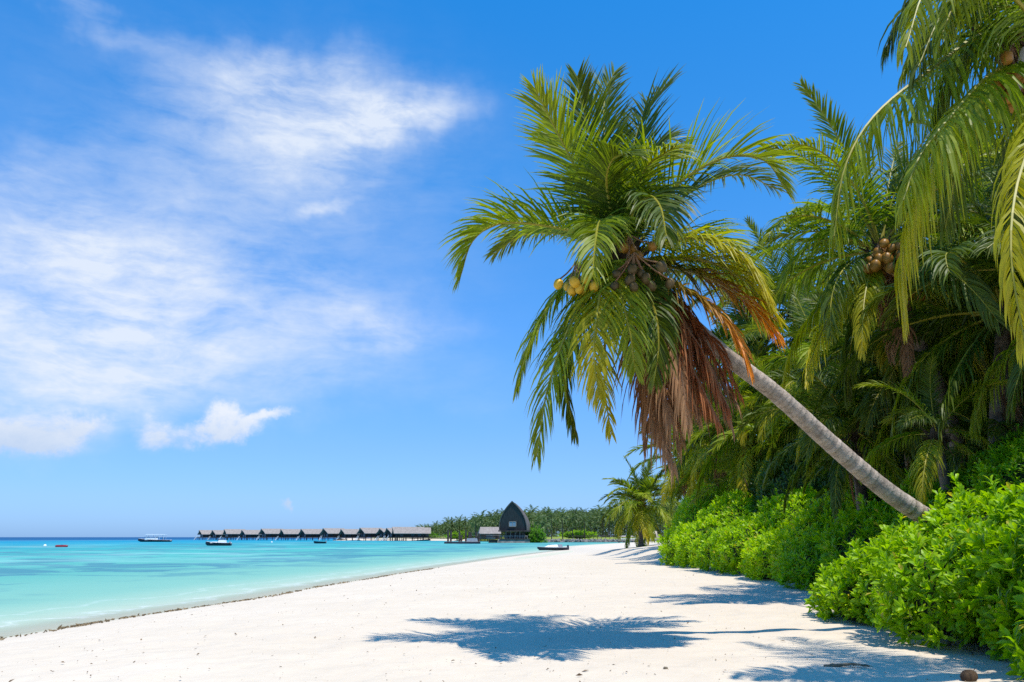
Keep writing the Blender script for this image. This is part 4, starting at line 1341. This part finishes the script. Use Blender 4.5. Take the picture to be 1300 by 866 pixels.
for x_ in np.linspace(-hw * 0.95, hw * 1.1, 12):
    m.tube([[x_, -1.6, 1.4], [x_, -1.6, 2.55]], 0.06, 5)
m.build('railing', M['timber_light'], hall)
m = MB()
m.box((0.0, dep * 0.35, 0.4), (hw * 2.1, dep * 1.35, 2.0), 0, 0, 0.92)
m.build('plinth', M['rock'], hall)
m = MB()
m.box((-hw * 1.35, 1.0, 0.45), (hw * 0.9, 4.0, 1.1), 0, 0, 0.9)
m.box((-hw * 1.35, 1.0, 1.05), (hw * 0.95, 4.2, 0.12))
m.build('landing', M['timber'], hall)

# small thatched house left of it
p_ = island_pt(622, 385)
t_ = thing('thatched_house', (p_[0], p_[1], 0.6), 'low thatched house with red-brown walls beside the arched hall', 'house', None, R(8))
m = MB()
m.box((0, 0, 1.4), (9.0, 5.5, 2.8))
m.build('wall', plain('red_brown_boards', (0.13, 0.055, 0.035), (0.22, 0.10, 0.065), 0.8, 2), t_)
m = MB()
V = [[-5.6, -3.6, 2.5], [5.0, -3.6, 2.5], [5.0, 3.6, 2.5], [-5.6, 3.6, 2.5], [-4.6, 0, 5.6], [4.6, 0, 5.6], [-5.6, -3.5, 2.2], [5.0, -3.5, 2.2], [5.0, 3.5, 2.2], [-5.6, 3.5, 2.2]]
m.add(V, [[0, 1, 5, 4], [2, 3, 4, 5], [3, 0, 4, -1], [1, 2, 5, -1], [0, 6, 7, 1], [1, 7, 8, 2], [2, 8, 9, 3], [3, 9, 6, 0], [6, 9, 8, 7]])
m.build('roof', M['thatch'], t_)
m = MB()
m.box((-0.6, -2.8, 1.3), (3.2, 0.1, 1.9))
m.build('window', M['glass'], t_)
m = MB()
m.box((2.6, -2.8, 1.05), (1.1, 0.1, 2.1))
m.build('door', M['timber'], t_)

# floating jetty platform with mooring posts
pf = on(587, 690.3, WL)
t_ = thing('jetty', (pf[0], pf[1], WL), 'dark floating jetty with tall mooring posts in front of the small thatched house', 'jetty')
Yp = pf[1]
wpx = Yp / F
m = MB()
m.box((0, 0, 0.28), (44 * wpx, 2.6, 0.5))
m.build('pontoon', M['hull_dark'], t_)
m = MB()
m.box((0, 0, 0.58), (43 * wpx, 2.4, 0.09))
m.build('deck', M['timber_light'], t_)
for x_, h_ in ((-18, 6.4), (-14.5, 6.0), (-4, 5.8), (-1.5, 4.0), (4, 6.2), (8, 5.6), (10, 5.2), (17, 5.6), (20, 4.8)):
    m = MB()
    m.tube([[x_ * wpx, 0.9, -1], [x_ * wpx, 0.9, h_ * wpx * 2.6]], 0.3, 7)
    m.build('mooring_post', M['timber'], t_)
m = MB()
m.tube([[-20 * wpx, 0.9, 1.45], [21 * wpx, 0.9, 1.45]], 0.06, 5)
m.build('handrail', M['timber'], t_)
m = MB()
m.box((12 * wpx, 0.1, 1.15), (14 * wpx, 1.6, 1.0), 0, 0, 0.85)
m.build('storage_box', M['grey'], t_)

# short pier with a pale canopy near the end of the beach
pc = on(795, 689.2, WL)
t_ = thing('small_pier', (pc[0], pc[1], WL), 'short grey pier with a pale roof at the far end of the beach', 'pier', None, R(6))
u = pc[1] / F
m = MB()
m.box((0, 0, 3.2 * u), (23 * u, 9 * u, 1.0 * u))
m.build('deck', M['timber_light'], t_)
m = MB()
V = [[-10 * u, -4 * u, 7 * u], [10 * u, -4 * u, 7 * u], [10 * u, 4 * u, 7 * u], [-10 * u, 4 * u, 7 * u], [-8 * u, 0, 8.6 * u], [8 * u, 0, 8.6 * u]]
m.add(V, [[0, 1, 5, 4], [2, 3, 4, 5], [3, 0, 4, -1], [1, 2, 5, -1], [0, 3, 2, 1]])
m.build('roof', M['timber_light'], t_)
for x_ in (-9, -3, 3, 9):
    for y_ in (-3.3, 3.3):
        m = MB()
        m.tube([[x_ * u, y_ * u, -1], [x_ * u, y_ * u, 7 * u]], 0.35 * u, 6)
        m.build('post', M['timber'], t_)
m = MB()
for z_ in (4.4, 5.2):
    m.tube([[-11 * u, -4.2 * u, z_ * u], [11 * u, -4.2 * u, z_ * u]], 0.22 * u, 5)
m.build('railing', M['white'], t_)

# cream tent pavilion
pt = island_pt(821, 330)
t_ = thing('tent_pavilion', (pt[0], pt[1], 0.9), 'cream domed tent pavilion with dark openings behind the lone palm', 'tent')
m = MB()
n_ = 12
xs = np.linspace(-4.6, 4.6, 9)
V, F_ = [], []
for x_ in xs:
    for j in range(n_ + 1):
        a_ = math.pi * j / n_
        sc2 = 1 - 0.12 * (x_ / 4.6) ** 2
        V.append([x_, 2.6 * math.cos(a_), 0.4 + 2.9 * sc2 * math.sin(a_) ** 0.7])
for i_ in range(8):
    for j in range(n_):
        F_.append([i_ * 13 + j, i_ * 13 + j + 1, i_ * 13 + j + 14, i_ * 13 + j + 13])
for e_ in (0, 8 * 13):
    V.append([xs[0] if e_ == 0 else xs[-1], 0, 0.4])
    for j in range(n_):
        F_.append([e_ + j, e_ + j + 1, len(V) - 1, -1])
m.add(V, F_)
m.build('canopy', M['canvas'], t_, smooth=True)
for x_ in (-2.4, 0.2, 2.6):
    m = MB()
    m.add([[x_ - 0.9, -2.68, 0.42], [x_ + 0.9, -2.68, 0.42], [x_ + 0.75, -2.52, 1.9], [x_ - 0.75, -2.52, 1.9]], [[0, 1, 2, 3]])
    m.build('opening', M['timber'], t_)  # dark sheet on the canvas stands in for the shade inside

# dark boardwalk rail along the lawn
e0, e1 = island_pt(722, 338), island_pt(790, 338)
t_ = thing('boardwalk_fence', (e0[0], e0[1], 0.5), 'long dark low fence along the island lawn', 'fence')
m = MB()
for z_ in (1.15, 1.65):
    m.box(((e1[0] - e0[0]) / 2, 0, z_), (e1[0] - e0[0], 0.12, 0.2))
m.build('rail', M['timber'], t_)
for x_ in np.linspace(0, e1[0] - e0[0], 14):
    m = MB()
    m.box((x_, 0.14, 0.85), (0.2, 0.14, 1.8))
    m.build('post', M['timber'], t_)


# ------------------------------------------------------------------ boats
def hull(m, L_, B_, H_, bow=0.8, mat=0, z0=0.0, sheer=0.3, flare=0.75, stern=0.75, n=15):
    """a boat hull, bow at -X"""
    ks = np.linspace(0, 1, n)
    V, F_ = [], []
    for k in ks:
        b_ = B_ / 2 * (min(1, (k / 0.55)) ** 0.6 if k < 0.55 else 1 - (1 - stern) * ((k - 0.55) / 0.45) ** 2)
        b_ = max(b_, 0.02)
        top = z0 + H_ * (1 + sheer * (1 - k) ** 2.2 + 0.08 * k)
        keel = z0 - 0.12 + H_ * bow * max(0, 1 - k / 0.16) ** 2
        x_ = -L_ / 2 + L_ * k
        for w2, z_ in ((0, keel), (b_ * flare, keel + (top - keel) * 0.35), (b_, top), (b_ * 0.9, top + 0.015 * L_ * 0.2), (b_ * 0.86, top - H_ * 0.18), (0, top - H_ * 0.20)):
            V.append([x_, w2, z_])
    k_ = 6
    for i_ in range(n - 1):
        for j in range(k_ - 1):
            F_.append([i_ * k_ + j, (i_ + 1) * k_ + j, (i_ + 1) * k_ + j + 1, i_ * k_ + j + 1])
    V = np.array(V)
    F_ = np.array(F_)
    e_ = (n - 1) * k_
    F_ = np.vstack([F_, [[e_, e_ + 1, e_ + 2, e_ + 3], [e_, e_ + 3, e_ + 4, e_ + 5]]])
    mi = np.array([1 if (f_[0] % k_) >= 2 else 0 for f_ in F_]) + mat
    m.add(V, F_, mi)
    m.add(V * [1, -1, 1], F_[:, ::-1], mi)


# excursion boat with an awning
p_ = on(196, 688.0, WL)
u = p_[1] / F
t_ = thing('excursion_boat', (p_[0], p_[1], WL), 'long white and dark excursion boat with a flat awning, alone towards the open sea', 'boat', None, R(3))
m = MB()
hull(m, 40 * u, 3.6, 0.75, sheer=0.9)
m.build('hull', [M['hull_dark'], M['white']], t_, smooth=False)
m = MB()
m.box((0.5, 0, 3.05), (24 * u, 3.3, 0.16))
m.box((0.5, 0, 3.17), (22 * u, 2.7, 0.10))
m.build('awning', M['white'], t_)
m = MB()
m.box((-0.6, 0, 1.30), (18 * u, 2.5, 0.95))
m.build('cabin', M['white'], t_)
m = MB()
m.box((2.8, 0, 1.35), (5 * u, 2.6, 1.1))
m.box((-1.5, 0, 1.95), (14 * u, 2.45, 0.35))
m.build('window_band', M['hull_blue'], t_)
for x_ in (-3.2, -1.2, 0.8, 2.6, 4.2):
    m = MB()
    for s2 in (-1, 1):
        m.tube([[x_, 1.35 * s2, 0.8], [x_, 1.35 * s2, 3.0]], 0.06, 5)
    m.build('awning_post', M['white'], t_)

# motor launch before the villas
p_ = on(277, 692.8, WL)
u = p_[1] / F
t_ = thing('motor_launch', (p_[0], p_[1], WL), 'small launch with dark hull and white cabin moored before the villas', 'boat', None, R(4))
m = MB()
hull(m, 31 * u, 2.2, 0.62, sheer=0.6)
m.build('hull', [M['hull_dark'], M['white']], t_)
m = MB()
m.box((0.9, 0, 0.95), (9 * u, 1.6, 0.7), 0, 0, 0.82)
m.box((-0.9, 0, 0.78), (9 * u, 1.5, 0.28), 0, 0, 0.7)
m.build('cabin', M['white'], t_)
m = MB()
m.box((0.15, 0, 1.32), (0.5, 1.35, 0.3), 0, 0, 0.8)
m.build('windscreen', M['glass'], t_)
m = MB()
m.tube([[0.9, 0.5, 1.2], [0.9, 0.5, 1.95]], 0.03, 5)
m.tube([[0.9, -0.5, 1.2], [0.9, -0.5, 1.95]], 0.03, 5)
m.tube([[0.9, -0.5, 1.95], [0.9, 0.5, 1.95]], 0.03, 5)
m.build('light_frame', M['grey'], t_)
m = MB()
m.box((2.75, 0, 0.55), (0.35, 0.4, 0.9), 0, 0, 0.8)
m.build('outboard_motor', M['grey'], t_)

# dark dinghy
p_ = on(406, 690.0, WL)
u = p_[1] / F
t_ = thing('dinghy', (p_[0], p_[1], WL), 'small dark open dinghy in front of the middle villas', 'boat', None, R(-3))
m = MB()
hull(m, 15.5 * u, 1.7, 0.55, sheer=0.4)
m.build('hull', [M['hull_dark'], M['hull_dark']], t_)
m = MB()
m.box((0.3, 0, 0.52), (0.35, 1.3, 0.08))
m.box((-0.8, 0, 0.52), (0.35, 1.0, 0.08))
m.build('bench', M['timber_light'], t_)
m = MB()
m.box((15.5 * u * 0.5, 0, 0.6), (0.3, 0.35, 0.7), 0, 0, 0.8)
m.build('outboard_motor', M['grey'], t_)

# red kayak
p_ = on(78, 694.6, WL)
u = p_[1] / F
t_ = thing('kayak', (p_[0], p_[1], WL), 'small red kayak floating far out on the lagoon', 'kayak', None, R(2))
m = MB()
L2 = 16 * u
ks = np.linspace(-1, 1, 13)
P = np.stack([ks * L2 / 2, 0 * ks, 0.12 + 0.16 * ks ** 4], 1)
m.tube(P, 0.30 * (1 - ks ** 4) ** 0.5 + 0.02, 10)
m.build('hull', M['hull_red'], t_, smooth=True)
m = MB()
m.ball((0.1, 0, 0.40), (0.5, 0.2, 0.05), None, 12, 5)
m.build('cockpit', M['hull_dark'], t_, smooth=True)

# speedboat by the beach
p_ = on(701, 698.6, WL)
u = p_[1] / F
t_ = thing('speedboat', (p_[0], p_[1], WL), 'low white speedboat with dark hull moored closest to the beach', 'boat', None, R(2))
m = MB()
hull(m, 37 * u, 2.0, 0.42, sheer=0.25, bow=1.0)
m.build('hull', [M['hull_dark'], M['white']], t_)
m = MB()
ks = np.linspace(0, 1, 7)
for k in range(1):
    V = [[-1.2, -0.6, 0.5], [-1.2, 0.6, 0.5], [0.9, 0.75, 0.5], [0.9, -0.75, 0.5], [-0.5, -0.4, 0.80], [-0.5, 0.4, 0.80], [0.8, 0.55, 0.86], [0.8, -0.55, 0.86]]
    m.add(V, [[0, 3, 2, 1], [4, 5, 6, 7], [0, 1, 5, 4], [1, 2, 6, 5], [2, 3, 7, 6], [3, 0, 4, 7]])
m.build('foredeck', M['white'], t_)
m = MB()
m.add([[-0.55, -0.5, 0.78], [-0.55, 0.5, 0.78], [0.1, 0.45, 1.12], [0.1, -0.45, 1.12]], [[0, 1, 2, 3]])
m.build('windscreen', M['grey'], t_)
m = MB()
m.box((1.25, 0, 0.68), (0.7, 1.3, 0.4), 0, 0, 0.85)
m.build('seat', M['grey'], t_)
m = MB()
m.box((37 * u * 0.5 + 0.12, 0, 0.42), (0.36, 0.4, 0.75), 0, 0, 0.75)
m.build('outboard_motor', M['hull_dark'], t_)

# mooring buoys
for k, (x_, y_, lab) in enumerate([(57, 693.6, 'small white mooring buoy next to the red kayak'), (345, 688.9, 'small white mooring buoy before the villas')]):
    p_ = on(x_, y_, WL)
    t_ = thing('mooring_buoy', (p_[0], p_[1], WL), lab, 'buoy', 'white mooring buoys')
    m = MB()
    m.ball((0, 0, 0.1), 0.35, None, 12, 8)
    m.build('float', M['white'], t_, smooth=True)
    m = MB()
    m.tube([[0, 0, 0.4], [0, 0, 0.62]], 0.05, 6)
    m.build('ring_post', M['grey'], t_)

# ------------------------------------------------------------------ things lying on the near sand
p_ = on(1075, 848, 0.0)
zg = gz(p_[0], p_[1])
t_ = thing('fallen_branch', (p_[0], p_[1], zg), 'dry dark twig lying on the sand in the near palm shadow', 'twig')
m = MB()
m.tube(spline([[-0.26, 0.02, 0.02], [-0.06, 0, 0.04], [0.1, 0.04, 0.045], [0.26, -0.03, 0.03]], 10), np.linspace(0.022, 0.010, 10), 7)
m.build('stick', M['twig'], t_, smooth=True)
m = MB()
for k in range(7):
    x_ = -0.22 + 0.06 * k
    a_ = rng.normal() * 0.6
    m.tube([[x_, 0.01, 0.035], [x_ + 0.08 * math.cos(a_), 0.08 * math.sin(a_) , 0.05], [x_ + 0.16 * math.cos(a_), 0.18 * math.sin(a_), 0.03]], [0.007, 0.005, 0.002], 5)
m.build('side_twigs', M['twig'], t_)
p_ = on(1231, 865, 0.0)
zg = gz(p_[0], p_[1])
m = MB()
m.ball((0, 0, 0.055), (0.07, 0.065, 0.10), (1, 0.2, 0.12), 14, 10)
o = m.build('coconut_husk', M['fibre'], None, smooth=True)
o.location = (p_[0], p_[1], zg)
tag(o, 'brown coconut husk on the sand at the foot of the nearest shrub', 'coconut')
p_ = on(845, 848, 0.0)
m = MB()
m.ball((0, 0, 0.012), (0.03, 0.022, 0.016), None, 10, 6)
o = m.build('pebble', M['twig'], None, smooth=True)
o.location = (p_[0], p_[1], gz(p_[0], p_[1]))
tag(o, 'small brown pebble alone on the bare sand', 'pebble')

# ------------------------------------------------------------------ light
sun_v = nrm([1.4, -1.8, 5.9])                                # towards the sun
el = math.asin(sun_v[2])
azs = math.atan2(sun_v[0], sun_v[1])
ld = bpy.data.lights.new('sun', 'SUN')
ld.energy = 5.0
ld.angle = R(0.53)
ld.color = (1.0, 0.95, 0.86)
sun = bpy.data.objects.new('sun', ld)
col.objects.link(sun)
from mathutils import Vector
sun.rotation_euler = Vector(sun_v).to_track_quat('Z', 'Y').to_euler()
sun.location = (20, -10, 60)

w = bpy.data.worlds.new('World')
sc.world = w
w.use_nodes = True


class WT(NT):
    def __init__(s, tree):
        s.t = tree
        s.t.nodes.clear()
        s.out = s.n('ShaderNodeOutputWorld')


t = WT(w.node_tree)
STR = 0.106
sky = t.n('ShaderNodeTexSky', sky_type='NISHITA', sun_disc=False, sun_elevation=el, sun_rotation=azs, altitude=0, air_density=1.0, dust_density=0.4, ozone_density=3.0)
dirv = t.n('ShaderNodeVectorMath', {0: t.n('ShaderNodeTexCoord').outputs['Generated']}, operation='NORMALIZE').outputs[0]
xyz = t.n('ShaderNodeSeparateXYZ', {0: dirv})
azn = t.math('ARCTAN2', xyz.outputs[0], xyz.outputs[1])
eln = t.math('ARCSINE', xyz.outputs[2])
AE = t.n('ShaderNodeCombineXYZ', {0: azn, 1: eln, 2: 0.0}).outputs[0]


def ae(x, y):
    d = nrm(ray(x, y))
    return math.atan2(d[0], d[1]), math.asin(d[2])


def warp(vec, scale, amp, detail=5.0, rough=0.6, stretch=(1, 1, 1)):
    v = t.n('ShaderNodeMapping', {0: vec, 3: stretch}).outputs[0]
    nz = t.noise(v, scale, detail, rough)
    d = t.n('ShaderNodeVectorMath', {0: nz.outputs[1], 1: (0.5, 0.5, 0.5)}, operation='SUBTRACT').outputs[0]
    d = t.n('ShaderNodeVectorMath', {0: d, 1: (amp, amp, 0)}, operation='MULTIPLY').outputs[0]
    return t.n('ShaderNodeVectorMath', {0: vec, 1: d}, operation='ADD').outputs[0]


def blob(vec, px, py, wx, wy, rot=0.0, gain=1.0, hard=1.0):
    a_, e_ = ae(px, py)
    ce = math.cos(e_)
    m_ = t.n('ShaderNodeMapping', {0: vec, 1: (a_, e_, 0), 2: (0, 0, R(rot)), 3: (wx / 1000 / ce * 0.97, wy / 1000, 1)}, vector_type='TEXTURE').outputs[0]
    ln = t.n('ShaderNodeVectorMath', {0: m_}, operation='LENGTH').outputs['Value']
    mr = t.n('ShaderNodeMapRange', {0: ln, 1: 1.0, 2: 1.0 - hard, 3: 0.0, 4: gain}, interpolation_type='SMOOTHSTEP')
    return mr.outputs[0]


def add(*xs):
    r_ = xs[0]
    for x_ in xs[1:]:
        r_ = t.math('ADD', r_, x_)
    return r_


W1 = warp(AE, 5.0, 0.16)
cir = add(blob(W1, 400, 140, 260, 105, 6, 0.72), blob(W1, 520, 140, 120, 55, 5, 0.55), blob(W1, 290, 75, 170, 55, 0, 0.32), blob(W1, 60, 360, 260, 190, 0, 0.55), blob(W1, 250, 430, 400, 120, 6, 0.6), blob(W1, 300, 270, 500, 330, 8, 0.24), blob(W1, 40, 200, 160, 60, 20, 0.25), blob(W1, 200, 330, 240, 70, 4, 0.3),
          blob(W1, 480, 425, 170, 40, 0, 0.35), blob(W1, 410, 255, 70, 18, 28, 0.45), blob(W1, 120, 480, 260, 90, 0, 0.35), blob(W1, 500, 490, 260, 60, 0, 0.12), blob(W1, 110, 15, 100, 22, 0, 0.2), blob(W1, 330, 235, 220, 120, 10, 0.25))
fib1 = t.noise(t.n('ShaderNodeMapping', {0: warp(AE, 3.0, 0.12), 2: (0, 0, R(-14)), 3: (5.0, 17.0, 1)}).outputs[0], 1.0, 9, 0.62, 0.4).outputs[0]
fib2 = t.noise(t.n('ShaderNodeMapping', {0: AE, 2: (0, 0, R(-8)), 3: (12.0, 52.0, 1)}).outputs[0], 1.0, 7, 0.6, 0.6).outputs[0]
puff = t.noise(t.n('ShaderNodeMapping', {0: AE, 3: (14.0, 20.0, 1)}).outputs[0], 1.0, 9, 0.65, 0.3).outputs[0]
ff = add(t.math('MULTIPLY', fib1, 1.1), t.math('MULTIPLY', fib2, 0.45), t.math('MULTIPLY', puff, 0.5))
ff = t.n('ShaderNodeMapRange', {0: ff, 1: 0.74, 2: 1.32, 3: 0.2, 4: 1.15}).outputs[0]
cirrus = t.math('MULTIPLY', cir, t.math('MULTIPLY', ff, 1.12))
W2 = warp(AE, 24.0, 0.05, 9.0, 0.66)
cum = add(blob(W2, 285, 533, 40, 34, 0, 1.0, 0.8), blob(W2, 252, 555, 62, 26, 0, 0.9, 0.9), blob(W2, 190, 548, 36, 38, 0, 0.75, 0.9), blob(W2, 345, 524, 52, 14, 10, 0.8, 1.0), blob(W2, 318, 542, 40, 20, 20, 0.6, 1.0),
          blob(W2, 45, 548, 110, 44, 2, 1.0, 1.0), blob(W2, 10, 560, 80, 24, 0, 0.8, 1.0), blob(W2, 110, 540, 40, 24, 0, 0.5, 1.0), blob(W2, 364, 646, 15, 12, -25, 0.7, 1.0))
cumd = t.n('ShaderNodeMapRange', {0: t.math('MULTIPLY', cum, t.n('ShaderNodeMapRange', {0: puff, 1: 0.3, 2: 0.62, 3: 0.4, 4: 1.25}).outputs[0]), 1: 0.08, 2: 1.0, 3: 0.0, 4: 0.88}, interpolation_type='SMOOTHSTEP').outputs[0]
# cloud shading: undersides bluer
_, e_lo = ae(275, 585)
_, e_hi = ae(275, 520)
shade = t.n('ShaderNodeMapRange', {0: t.math('ADD', eln, t.math('MULTIPLY', t.math('SUBTRACT', puff, 0.5), 0.09)), 1: e_lo, 2: e_hi}).outputs[0]
ccol = t.mix(shade, (5.4, 6.5, 8.3), (8.5, 8.8, 9.3))
# sky colour grade: deeper azure overhead, pale blue at the sea
up = t.n('ShaderNodeMapRange', {0: eln, 1: 0.0, 2: 0.75}).outputs[0]
grade = t.ramp(up, [(0.0, (0.52, 0.92, 1.95)), (0.06, (0.62, 0.97, 1.72)), (0.14, (0.66, 1.04, 1.66)), (0.3, (0.66, 1.28, 1.92)), (0.6, (0.40, 1.48, 2.25)), (1.0, (0.15, 1.55, 2.5))])
skyc = t.mix(1.0, sky.outputs[0], grade, 'MULTIPLY')
skyc = t.mix(t.math('MINIMUM', cirrus, 0.92), skyc, (7.6, 8.3, 9.4))
skyc = t.mix(cumd, skyc, ccol)
bg = t.n('ShaderNodeBackground', {0: skyc, 1: STR})
t.t.links.new(bg.outputs[0], t.out.inputs[0])

# ------------------------------------------------------------------ render settings
sc.view_settings.view_transform = 'Standard'
sc.view_settings.look = 'None'
sc.view_settings.exposure = 0
sc.view_settings.gamma = 1
sc.render.engine = 'CYCLES'
sc.cycles.max_bounces = 7
sc.cycles.diffuse_bounces = 1
sc.cycles.transmission_bounces = 4
sc.cycles.transparent_max_bounces = 8
sc.cycles.use_denoising = False
sc.cycles.sample_clamp_indirect = 6
